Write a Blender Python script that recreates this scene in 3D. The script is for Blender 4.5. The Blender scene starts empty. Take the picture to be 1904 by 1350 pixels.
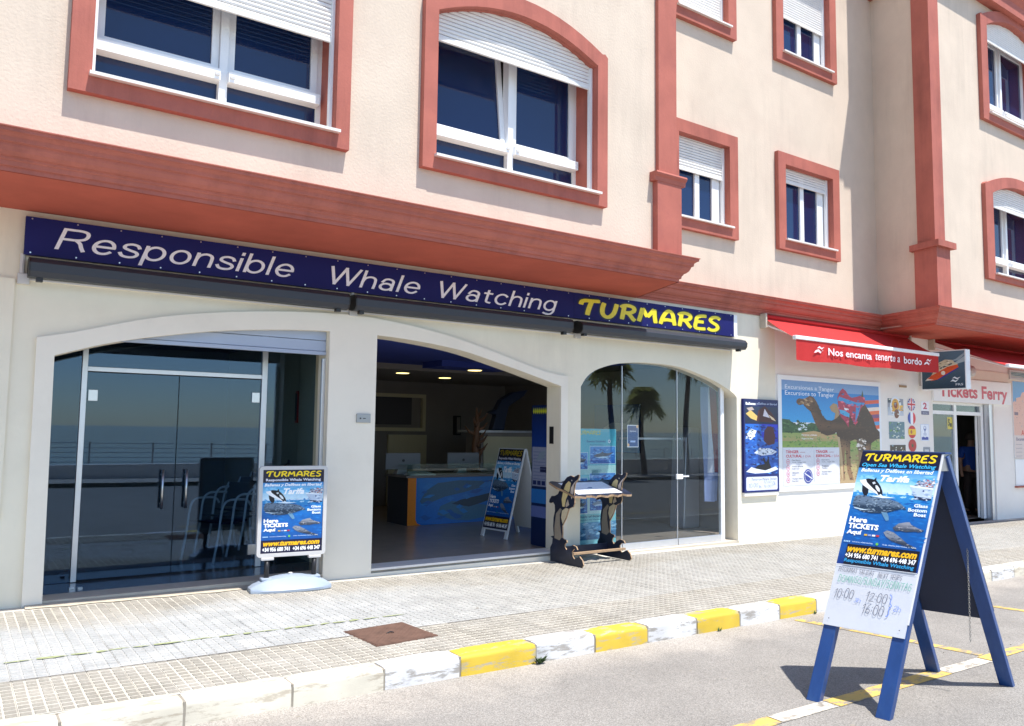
import bpy, bmesh, math, random
from mathutils import Vector, Matrix
from mathutils.geometry import tessellate_polygon
S = bpy.context.scene
COL = S.collection
PI = math.pi
R = math.radians

# ------------------------------------------------------------------ camera, light, exposure
CZ = 1.667
cam = bpy.data.objects.new('camera', bpy.data.cameras.new('camera'))
COL.objects.link(cam)
S.camera = cam
cam.data.sensor_width = 36
cam.data.lens = 36 * 1494.5 / 1904
cam.data.clip_start = 0.05
cam.data.clip_end = 6000
def cam_axes(yaw, pitch, roll):
    cy, sy, cp, sp, cr, sr = math.cos(yaw), math.sin(yaw), math.cos(pitch), math.sin(pitch), math.cos(roll), math.sin(roll)
    fw = Vector((sy*cp, cy*cp, sp)); rt = Vector((cy, -sy, 0)); up = rt.cross(fw)
    return rt*cr + up*sr, -rt*sr + up*cr, fw
_r, _u, _f = cam_axes(0.61054, 0.083387, 0.0129229)
m = Matrix((( _r.x, _u.x, -_f.x, 0), (_r.y, _u.y, -_f.y, 0), (_r.z, _u.z, -_f.z, CZ), (0, 0, 0, 1)))
cam.matrix_world = m

SUN_DIR = Vector((-0.12, 0.365, -1.0)).normalized()          # the way the light travels
to_sun = -SUN_DIR
elev = math.asin(to_sun.z); azim = math.atan2(to_sun.x, to_sun.y)
world = bpy.data.worlds.new('World'); S.world = world; world.use_nodes = True
wn = world.node_tree.nodes; wl = world.node_tree.links
bg = wn['Background']
sky = wn.new('ShaderNodeTexSky'); sky.sky_type = 'NISHITA'; sky.sun_disc = False
sky.sun_elevation = elev; sky.sun_rotation = azim
sky.air_density = 1.0; sky.dust_density = 0.2; sky.ozone_density = 3.0
wl.new(sky.outputs[0], bg.inputs[0]); bg.inputs[1].default_value = 0.15
sl = bpy.data.lights.new('sun', 'SUN'); sl.energy = 4.7; sl.angle = R(0.53); sl.color = (1.0, 0.955, 0.90)
sun = bpy.data.objects.new('sun', sl); COL.objects.link(sun)
sun.rotation_euler = SUN_DIR.to_track_quat('-Z', 'Y').to_euler(); sun.location = (0, -20, 40)
S.view_settings.view_transform = 'Standard'; S.view_settings.look = 'None'
S.view_settings.exposure = 0.68; S.view_settings.gamma = 1.0; S.view_settings.use_curve_mapping = False
S.render.engine = 'CYCLES'
S.cycles.max_bounces = 10; S.cycles.diffuse_bounces = 6; S.cycles.glossy_bounces = 4; S.cycles.transmission_bounces = 6
S.cycles.transparent_max_bounces = 12
S.cycles.use_denoising = True
S.cycles.sample_clamp_indirect = 6

# ------------------------------------------------------------------ materials
def lin(h):
    if isinstance(h, str):
        h = h.lstrip('#'); v = [int(h[i:i+2], 16)/255 for i in (0, 2, 4)]
        return tuple((x/12.92 if x <= .04045 else ((x+.055)/1.055)**2.4) for x in v) + (1,)
    return tuple(h[:3]) + (1,)
def nd(nt, t, **kw):
    n = nt.nodes.new(t)
    for k, v in kw.items():
        if k == 'ins':
            for a, b in v.items(): n.inputs[a].default_value = b
        else: setattr(n, k, v)
    return n
def mat(name, base, rough=.6, metal=0, spec=.5, var=0.0, vscale=3.0, dirt=None, dirt_amt=0.0, dscale=1.5, bump=0.0, bscale=60, bdist=.004, coat=0, stretch=None, emit=None, estr=0, col_attr=False, alpha=1, streak=0):
    M = bpy.data.materials.new(name); M.use_nodes = True; nt = M.node_tree
    b = nt.nodes['Principled BSDF']; L = nt.links
    b.inputs['Roughness'].default_value = rough; b.inputs['Metallic'].default_value = metal
    b.inputs['Specular IOR Level'].default_value = spec; b.inputs['Coat Weight'].default_value = coat
    geo = nd(nt, 'ShaderNodeNewGeometry'); pos = geo.outputs['Position']
    if stretch:
        mp = nd(nt, 'ShaderNodeMapping'); mp.inputs['Scale'].default_value = stretch; L.new(pos, mp.inputs['Vector']); spos = mp.outputs[0]
    else: spos = pos
    base = lin(base)
    if col_attr:
        at = nd(nt, 'ShaderNodeAttribute', attribute_name='Col'); out = at.outputs['Color']
    else:
        rgb = nd(nt, 'ShaderNodeRGB'); rgb.outputs[0].default_value = base; out = rgb.outputs[0]
    if var:
        n = nd(nt, 'ShaderNodeTexNoise', ins={'Scale': vscale, 'Detail': 6, 'Roughness': .6}); L.new(spos, n.inputs['Vector'])
        mr = nd(nt, 'ShaderNodeMapRange', ins={'From Min': .25, 'From Max': .75, 'To Min': 1-var, 'To Max': 1+var}); L.new(n.outputs['Fac'], mr.inputs['Value'])
        mx = nd(nt, 'ShaderNodeVectorMath', operation='SCALE'); L.new(out, mx.inputs[0]); L.new(mr.outputs[0], mx.inputs['Scale']); out = mx.outputs[0]
    if dirt:
        n = nd(nt, 'ShaderNodeTexNoise', ins={'Scale': dscale, 'Detail': 8, 'Roughness': .68}); L.new(spos, n.inputs['Vector'])
        mr = nd(nt, 'ShaderNodeMapRange', ins={'From Min': .5, 'From Max': .72, 'To Min': 0, 'To Max': dirt_amt}); L.new(n.outputs['Fac'], mr.inputs['Value'])
        mx = nd(nt, 'ShaderNodeMix', data_type='RGBA'); L.new(mr.outputs[0], mx.inputs['Factor']); L.new(out, mx.inputs['A']); mx.inputs['B'].default_value = lin(dirt); out = mx.outputs['Result']
    if streak:
        mp2 = nd(nt, 'ShaderNodeMapping'); mp2.inputs['Scale'].default_value = (1, 1, .09); L.new(pos, mp2.inputs['Vector'])
        n = nd(nt, 'ShaderNodeTexNoise', ins={'Scale': 5.5, 'Detail': 6, 'Roughness': .7}); L.new(mp2.outputs[0], n.inputs['Vector'])
        n5 = nd(nt, 'ShaderNodeTexNoise', ins={'Scale': .7, 'Detail': 3}); L.new(pos, n5.inputs['Vector'])
        pm = nd(nt, 'ShaderNodeMath', operation='MULTIPLY'); L.new(n.outputs['Fac'], pm.inputs[0]); L.new(n5.outputs['Fac'], pm.inputs[1])
        mr = nd(nt, 'ShaderNodeMapRange', ins={'From Min': .26, 'From Max': .42, 'To Min': 1, 'To Max': 1-streak}); L.new(pm.outputs[0], mr.inputs['Value'])
        mx = nd(nt, 'ShaderNodeVectorMath', operation='SCALE'); L.new(out, mx.inputs[0]); L.new(mr.outputs[0], mx.inputs['Scale']); out = mx.outputs[0]
    L.new(out, b.inputs['Base Color'])
    if bump:
        n = nd(nt, 'ShaderNodeTexNoise', ins={'Scale': bscale, 'Detail': 4, 'Roughness': .6}); L.new(spos, n.inputs['Vector'])
        bp = nd(nt, 'ShaderNodeBump', ins={'Strength': bump, 'Distance': bdist}); L.new(n.outputs['Fac'], bp.inputs['Height']); L.new(bp.outputs[0], b.inputs['Normal'])
    if emit:
        b.inputs['Emission Color'].default_value = lin(emit); b.inputs['Emission Strength'].default_value = estr
    M['out'] = 1
    return M
def glass(name, tint, refl=1.0, rough=0.0, ior=1.5, gcol=(1, 1, 1, 1)):
    M = bpy.data.materials.new(name); M.use_nodes = True; nt = M.node_tree; L = nt.links
    for n in list(nt.nodes):
        if n.type == 'BSDF_PRINCIPLED': nt.nodes.remove(n)
    o = [n for n in nt.nodes if n.type == 'OUTPUT_MATERIAL'][0]
    t = nd(nt, 'ShaderNodeBsdfTransparent'); t.inputs[0].default_value = lin(tint)
    g = nd(nt, 'ShaderNodeBsdfGlossy', ins={'Roughness': rough}); g.inputs[0].default_value = gcol
    f = nd(nt, 'ShaderNodeFresnel')
    ge = nd(nt, 'ShaderNodeNewGeometry'); io = nd(nt, 'ShaderNodeMath', operation='MULTIPLY_ADD'); io.inputs[1].default_value = 1/ior-ior; io.inputs[2].default_value = ior
    L.new(ge.outputs['Backfacing'], io.inputs[0]); L.new(io.outputs[0], f.inputs['IOR'])
    mu = nd(nt, 'ShaderNodeMath', operation='MULTIPLY', use_clamp=True); mu.inputs[1].default_value = refl
    mx = nd(nt, 'ShaderNodeMixShader')
    L.new(f.outputs[0], mu.inputs[0]); L.new(mu.outputs[0], mx.inputs[0]); L.new(t.outputs[0], mx.inputs[1]); L.new(g.outputs[0], mx.inputs[2]); L.new(mx.outputs[0], o.inputs['Surface'])
    return M

M = {}
M['stucco'] = mat('peach_stucco', (.655, .55, .445), .9, spec=.2, var=.08, vscale=1.3, streak=.10, dirt=(.55, .43, .35), dirt_amt=.35, dscale=.8, bump=.5, bscale=38, bdist=.006)
M['terra'] = mat('terracotta_paint', (.43, .135, .10), .75, spec=.3, streak=.22, var=.13, vscale=2.2, dirt=(.33, .10, .085), dirt_amt=.5, dscale=3.0, bump=.35, bscale=45, bdist=.004)
M['soffit'] = mat('terracotta_soffit_paint', (.46, .105, .068), .8, spec=.2, var=.16, vscale=1.6, dirt=(.40, .09, .06), dirt_amt=.5, dscale=2.2, bump=.25, bscale=35)
M['cream'] = mat('cream_wall_paint', (.80, .74, .60), .85, spec=.25, streak=.07, var=.05, vscale=1.5, dirt=(.62, .56, .45), dirt_amt=.25, dscale=1.2, bump=.25, bscale=30, bdist=.004)
M['cream2'] = mat('cream_arch_paint', (.82, .76, .65), .85, spec=.25, var=.03, vscale=2, dirt=(.62, .56, .46), dirt_amt=.22, dscale=1.6, bump=.2, bscale=30, bdist=.004)
M['white_wall'] = mat('white_wall_paint', (.84, .80, .74), .85, spec=.25, var=.03, vscale=2, dirt=(.66, .6, .52), dirt_amt=.25, dscale=1.5, bump=.2, bscale=30)
M['pvc'] = mat('white_aluminium', (.82, .83, .84), .4, spec=.5, var=.02, vscale=5)
M['slat'] = mat('shutter_slats', (.78, .77, .75), .55, spec=.4, var=.05, vscale=8)
M['pane'] = mat('dark_window_pane', (.006, .020, .075), .03, spec=.6, coat=0)
M['marble'] = mat('white_marble_sill', (.75, .72, .68), .5, var=.06, vscale=9)
M['navy'] = mat('navy_sign_face', (.011, .013, .115), .6, spec=.2, var=.05, vscale=4)
M['letter_w'] = mat('pale_lettering', (.74, .72, .78), .5)
M['letter_y'] = mat('yellow_lettering', (.80, .66, .03), .45)
M['cass'] = mat('dark_grey_awning_case', (.026, .031, .043), .42, spec=.5, var=.05, vscale=6)
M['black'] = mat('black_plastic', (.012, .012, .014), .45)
M['greypl'] = mat('pale_grey_plastic', (.55, .54, .53), .5, var=.05, vscale=9)
M['compgrey'] = mat('dull_grey_computer_back', (.17, .18, .20), .5)
M['greybox'] = mat('grey_metal_plate', (.33, .34, .35), .35, metal=.5)
M['steel'] = mat('brushed_steel', (.55, .57, .6), .28, metal=1.0, var=.05, vscale=12)
M['shut'] = mat('blue_grey_shutter_paint', (.36, .42, .54), .5, var=.04)
M['alu'] = mat('silver_aluminium', (.66, .68, .72), .35, metal=.7, var=.04, vscale=12)
M['glassdoor'] = glass('tinted_door_glass', (.64, .73, .79), 1.75, gcol=(.50, .70, 1.0, 1))
M['glass3'] = glass('clear_shop_glass', (.86, .89, .91), 1.0, gcol=(.72, .86, 1, 1))
M['glass_case'] = glass('display_case_glass', (.8, .9, .88), 1.0)
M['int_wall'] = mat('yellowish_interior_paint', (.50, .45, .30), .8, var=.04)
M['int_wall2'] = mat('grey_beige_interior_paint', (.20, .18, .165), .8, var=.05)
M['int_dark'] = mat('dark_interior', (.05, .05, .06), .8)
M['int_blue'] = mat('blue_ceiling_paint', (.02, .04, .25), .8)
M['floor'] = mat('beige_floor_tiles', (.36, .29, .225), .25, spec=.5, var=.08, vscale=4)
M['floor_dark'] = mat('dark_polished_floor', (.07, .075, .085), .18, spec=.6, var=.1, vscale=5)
M['thresh'] = mat('pale_stone_threshold', (.52, .46, .37), .7, var=.1, vscale=9, bump=.2)
M['concrete'] = mat('rough_concrete', (.30, .27, .22), .9, var=.2, vscale=8, bump=.5, bscale=50)
M['print'] = mat('printed_vinyl', (1, 1, 1), .34, spec=.45, col_attr=True, var=.10, vscale=38)
M['print_matte'] = mat('printed_canvas', (1, 1, 1), .7, spec=.2, col_attr=True, var=.05, vscale=20)
M['awning'] = mat('red_awning_fabric', (.50, .040, .040), .85, spec=.1, var=.06, vscale=3, bump=.2, bscale=14, bdist=.02)
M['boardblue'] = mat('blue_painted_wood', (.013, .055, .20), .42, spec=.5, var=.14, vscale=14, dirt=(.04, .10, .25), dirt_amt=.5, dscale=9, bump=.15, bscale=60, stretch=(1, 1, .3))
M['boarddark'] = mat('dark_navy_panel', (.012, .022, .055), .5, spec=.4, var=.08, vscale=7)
M['whitepaint'] = mat('white_board_edge', (.72, .72, .72), .5)
M['whiteboard'] = mat('whiteboard_face', (.62, .64, .68), .3, spec=.5, var=.04, vscale=6, dirt=(.5, .52, .58), dirt_amt=.4, dscale=4)
M['standgrey'] = mat('pale_blue_grey_plastic', (.31, .37, .45), .45, var=.04, vscale=8)
M['dark_wood'] = mat('blue_black_painted_board', (.012, .016, .035), .45, var=.3, vscale=5, dirt=(.03, .04, .09), dirt_amt=.6, dscale=4)
M['ply'] = mat('raw_plywood_edge', (.36, .24, .14), .8, var=.2, vscale=30)
M['rust'] = mat('rusty_brown_iron', (.135, .075, .053), .75, metal=.2, var=.3, vscale=14, bump=.3)
M['leaf'] = mat('weed_leaf', (.05, .10, .025), .7, var=.3, vscale=40)
M['chain'] = mat('thin_steel_chain', (.35, .33, .3), .4, metal=.8)
M['lamp'] = mat('lit_lamp_disc', (1, .9, .5), .5, emit=(1.0, .78, .28), estr=2.2)
M['orange'] = mat('orange_painted_wood', (.15, .07, .035), .6, var=.1)
M['skin'] = mat('skin', (.42, .24, .16), .55)
M['hair'] = mat('dark_hair', (.05, .035, .03), .7)
M['shirt'] = mat('blue_polo_fabric', (.012, .07, .38), .8, var=.1, vscale=9)
M['trous'] = mat('dark_brown_trousers', (.05, .035, .03), .8)
M['red'] = mat('red_enamel', (.5, .02, .015), .35)
M['yellowpaint'] = None

def pos_z_mask():
    pass
def tile_mat(name, col, col2, worn):
    """paving colour; the old cement smear over the middle of the pavement lies where it lies in the place"""
    m_ = bpy.data.materials.new(name); m_.use_nodes = True; nt = m_.node_tree; L = nt.links; b = nt.nodes['Principled BSDF']
    b.inputs['Roughness'].default_value = .85; b.inputs['Specular IOR Level'].default_value = .25
    geo = nd(nt, 'ShaderNodeNewGeometry'); pos = geo.outputs['Position']
    n1 = nd(nt, 'ShaderNodeTexNoise', ins={'Scale': 2.0, 'Detail': 5}); L.new(pos, n1.inputs['Vector'])
    c1 = nd(nt, 'ShaderNodeMix', data_type='RGBA'); c1.inputs['A'].default_value = lin(col); c1.inputs['B'].default_value = lin(col2)
    mr0 = nd(nt, 'ShaderNodeMapRange', ins={'From Min': .35, 'From Max': .65}); L.new(n1.outputs['Fac'], mr0.inputs['Value']); L.new(mr0.outputs[0], c1.inputs['Factor'])
    sx = nd(nt, 'ShaderNodeSeparateXYZ'); L.new(pos, sx.inputs[0])
    n2 = nd(nt, 'ShaderNodeTexNoise', ins={'Scale': .8, 'Detail': 7, 'Roughness': .62}); L.new(pos, n2.inputs['Vector'])
    ns = nd(nt, 'ShaderNodeMath', operation='MULTIPLY_ADD'); L.new(n2.outputs['Fac'], ns.inputs[0]); ns.inputs[1].default_value = 1.6; ns.inputs[2].default_value = -.8
    ya = nd(nt, 'ShaderNodeMath', operation='ADD'); L.new(sx.outputs['Y'], ya.inputs[0]); L.new(ns.outputs[0], ya.inputs[1])
    up_ = nd(nt, 'ShaderNodeMapRange', interpolation_type='SMOOTHSTEP', ins={'From Min': 5.715, 'From Max': 5.73}); L.new(sx.outputs['Y'], up_.inputs['Value'])
    dn = nd(nt, 'ShaderNodeMapRange', interpolation_type='SMOOTHSTEP', ins={'From Min': 6.9, 'From Max': 7.5, 'To Min': 1, 'To Max': 0}); L.new(ya.outputs[0], dn.inputs['Value'])
    xr = nd(nt, 'ShaderNodeMapRange', interpolation_type='SMOOTHSTEP', ins={'From Min': 2.2, 'From Max': 5.5, 'To Min': 1, 'To Max': .35}); L.new(sx.outputs['X'], xr.inputs['Value'])
    mm = nd(nt, 'ShaderNodeMath', operation='MULTIPLY'); L.new(up_.outputs[0], mm.inputs[0]); L.new(dn.outputs[0], mm.inputs[1])
    mm2 = nd(nt, 'ShaderNodeMath', operation='MULTIPLY'); L.new(mm.outputs[0], mm2.inputs[0]); L.new(xr.outputs[0], mm2.inputs[1])
    mm3 = nd(nt, 'ShaderNodeMath', operation='MULTIPLY'); L.new(mm2.outputs[0], mm3.inputs[0]); mm3.inputs[1].default_value = worn
    c2 = nd(nt, 'ShaderNodeMix', data_type='RGBA'); L.new(mm3.outputs[0], c2.inputs['Factor']); L.new(c1.outputs['Result'], c2.inputs['A']); c2.inputs['B'].default_value = (.40, .41, .405, 1)
    n3 = nd(nt, 'ShaderNodeTexNoise', ins={'Scale': 90, 'Detail': 3}); L.new(pos, n3.inputs['Vector'])
    mr = nd(nt, 'ShaderNodeMapRange', ins={'From Min': .25, 'From Max': .75, 'To Min': .82, 'To Max': 1.18}); L.new(n3.outputs['Fac'], mr.inputs['Value'])
    n4 = nd(nt, 'ShaderNodeTexNoise', ins={'Scale': 5, 'Detail': 8, 'Roughness': .7}); L.new(pos, n4.inputs['Vector'])
    mr4 = nd(nt, 'ShaderNodeMapRange', ins={'From Min': .3, 'From Max': .7, 'To Min': .86, 'To Max': 1.1}); L.new(n4.outputs['Fac'], mr4.inputs['Value'])
    oi = nd(nt, 'ShaderNodeObjectInfo'); mro = nd(nt, 'ShaderNodeMapRange', ins={'To Min': .92, 'To Max': 1.06}); L.new(oi.outputs['Random'], mro.inputs['Value'])
    q1 = nd(nt, 'ShaderNodeMath', operation='MULTIPLY'); L.new(mr.outputs[0], q1.inputs[0]); L.new(mr4.outputs[0], q1.inputs[1])
    q = nd(nt, 'ShaderNodeMath', operation='MULTIPLY'); L.new(q1.outputs[0], q.inputs[0]); L.new(mro.outputs[0], q.inputs[1])
    sc = nd(nt, 'ShaderNodeVectorMath', operation='SCALE'); L.new(c2.outputs['Result'], sc.inputs[0]); L.new(q.outputs[0], sc.inputs['Scale'])
    L.new(sc.outputs[0], b.inputs['Base Color'])
    return m_
M['pad'] = tile_mat('paving_pad', (.27, .25, .21), (.33, .31, .27), .8)
M['groove'] = tile_mat('paving_groove', (.545, .515, .44), (.47, .445, .39), .8)

def paint_mat(name, base, under, amt, scale=9, rough=.6):
    """worn paint: chips through to the concrete below"""
    m_ = bpy.data.materials.new(name); m_.use_nodes = True; nt = m_.node_tree; L = nt.links; b = nt.nodes['Principled BSDF']
    b.inputs['Roughness'].default_value = rough; b.inputs['Specular IOR Level'].default_value = .3
    geo = nd(nt, 'ShaderNodeNewGeometry'); pos = geo.outputs['Position']
    mp = nd(nt, 'ShaderNodeMapping'); mp.inputs['Scale'].default_value = (.45, 1, 2.2); L.new(pos, mp.inputs[0])
    n = nd(nt, 'ShaderNodeTexNoise', ins={'Scale': scale, 'Detail': 10, 'Roughness': .72}); L.new(mp.outputs[0], n.inputs['Vector'])
    mr = nd(nt, 'ShaderNodeMapRange', ins={'From Min': amt, 'From Max': amt+.07}); L.new(n.outputs['Fac'], mr.inputs['Value'])
    n2 = nd(nt, 'ShaderNodeTexNoise', ins={'Scale': 3, 'Detail': 6}); L.new(pos, n2.inputs['Vector'])
    mr2 = nd(nt, 'ShaderNodeMapRange', ins={'From Min': .3, 'From Max': .7, 'To Min': .85, 'To Max': 1.12}); L.new(n2.outputs['Fac'], mr2.inputs['Value'])
    mx = nd(nt, 'ShaderNodeMix', data_type='RGBA'); mx.inputs['A'].default_value = lin(base); mx.inputs['B'].default_value = lin(under); L.new(mr.outputs[0], mx.inputs['Factor'])
    sc = nd(nt, 'ShaderNodeVectorMath', operation='SCALE'); L.new(mx.outputs['Result'], sc.inputs[0]); L.new(mr2.outputs[0], sc.inputs['Scale']); L.new(sc.outputs[0], b.inputs['Base Color'])
    bp = nd(nt, 'ShaderNodeBump', ins={'Strength': .4, 'Distance': .004}); bp.invert = True; L.new(n.outputs['Fac'], bp.inputs['Height']); L.new(bp.outputs[0], b.inputs['Normal'])
    return m_
M['kerb_w'] = paint_mat('worn_white_kerb_paint', (.62, .62, .62), (.33, .31, .28), .53)
M['kerb_y'] = paint_mat('worn_yellow_kerb_paint', (.60, .42, .05), (.40, .35, .24), .535)
M['kerb_b'] = paint_mat('bare_limewashed_kerb', (.60, .56, .46), (.42, .37, .29), .53)
M['line_y'] = paint_mat('yellow_road_paint', (.60, .42, .12), (.26, .235, .20), .50, 16)
M['line_w'] = paint_mat('white_road_paint', (.58, .54, .46), (.27, .245, .21), .50, 16)

def asphalt():
    m_ = bpy.data.materials.new('pale_worn_asphalt'); m_.use_nodes = True; nt = m_.node_tree; L = nt.links; b = nt.nodes['Principled BSDF']
    b.inputs['Roughness'].default_value = .9; b.inputs['Specular IOR Level'].default_value = .2
    geo = nd(nt, 'ShaderNodeNewGeometry'); pos = geo.outputs['Position']
    v = nd(nt, 'ShaderNodeTexVoronoi', ins={'Scale': 150}); L.new(pos, v.inputs['Vector'])
    r1 = nd(nt, 'ShaderNodeSeparateColor'); L.new(v.outputs['Color'], r1.inputs[0])
    m1 = nd(nt, 'ShaderNodeMapRange', ins={'To Min': .72, 'To Max': 1.26}); L.new(r1.outputs[0], m1.inputs['Value'])
    n = nd(nt, 'ShaderNodeTexNoise', ins={'Scale': 1.1, 'Detail': 8, 'Roughness': .6}); L.new(pos, n.inputs['Vector'])
    m2 = nd(nt, 'ShaderNodeMapRange', ins={'From Min': .3, 'From Max': .7, 'To Min': .86, 'To Max': 1.12}); L.new(n.outputs['Fac'], m2.inputs['Value'])
    q0 = nd(nt, 'ShaderNodeMath', operation='MULTIPLY'); L.new(m1.outputs[0], q0.inputs[0]); L.new(m2.outputs[0], q0.inputs[1])
    no = nd(nt, 'ShaderNodeTexNoise', ins={'Scale': 2.6, 'Detail': 7, 'Roughness': .75}); L.new(pos, no.inputs['Vector'])
    mo = nd(nt, 'ShaderNodeMapRange', ins={'From Min': .60, 'From Max': .74, 'To Min': 1, 'To Max': .74}); L.new(no.outputs['Fac'], mo.inputs['Value'])
    q = nd(nt, 'ShaderNodeMath', operation='MULTIPLY'); L.new(q0.outputs[0], q.inputs[0]); L.new(mo.outputs[0], q.inputs[1])
    # dusty gutter strip along the kerb
    sx = nd(nt, 'ShaderNodeSeparateXYZ'); L.new(pos, sx.inputs[0])
    ns = nd(nt, 'ShaderNodeMath', operation='MULTIPLY_ADD'); L.new(n.outputs['Fac'], ns.inputs[0]); ns.inputs[1].default_value = .9; L.new(sx.outputs['Y'], ns.inputs[2])
    g = nd(nt, 'ShaderNodeMapRange', interpolation_type='SMOOTHSTEP', ins={'From Min': 4.75, 'From Max': 5.15}); L.new(ns.outputs[0], g.inputs['Value'])
    mx = nd(nt, 'ShaderNodeMix', data_type='RGBA'); mx.inputs['A'].default_value = (.265, .25, .228, 1); mx.inputs['B'].default_value = (.36, .33, .29, 1)
    gm = nd(nt, 'ShaderNodeMath', operation='MULTIPLY'); L.new(g.outputs[0], gm.inputs[0]); gm.inputs[1].default_value = .85; L.new(gm.outputs[0], mx.inputs['Factor'])
    sc = nd(nt, 'ShaderNodeVectorMath', operation='SCALE'); L.new(mx.outputs['Result'], sc.inputs[0]); L.new(q.outputs[0], sc.inputs['Scale']); L.new(sc.outputs[0], b.inputs['Base Color'])
    bp = nd(nt, 'ShaderNodeBump', ins={'Strength': .55, 'Distance': .006}); L.new(v.outputs['Distance'], bp.inputs['Height']); L.new(bp.outputs[0], b.inputs['Normal'])
    return m_
M['asphalt'] = asphalt()
M['prom'] = mat('promenade_paving', (.40, .36, .31), .85, var=.1, vscale=1.5)
M['sea'] = mat('sea_water', (.01, .05, .10), .12, var=.2, vscale=.3)
M['sand'] = mat('beach_sand', (.42, .36, .26), .9, var=.1)
M['trunk'] = mat('palm_trunk_bark', (.10, .075, .055), .9, var=.3, vscale=8)
M['palm'] = mat('palm_frond_green', (.20, .21, .07), .6, var=.3, vscale=6)

_pm = M['palm']; _nt = _pm.node_tree; _o = [n for n in _nt.nodes if n.type == 'OUTPUT_MATERIAL'][0]; _b = _nt.nodes['Principled BSDF']
_t = _nt.nodes.new('ShaderNodeBsdfTranslucent'); _t.inputs[0].default_value = (.42, .42, .10, 1); _x = _nt.nodes.new('ShaderNodeMixShader'); _x.inputs[0].default_value = .5
_nt.links.new(_b.outputs[0], _x.inputs[1]); _nt.links.new(_t.outputs[0], _x.inputs[2]); _nt.links.new(_x.outputs[0], _o.inputs['Surface'])
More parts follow.
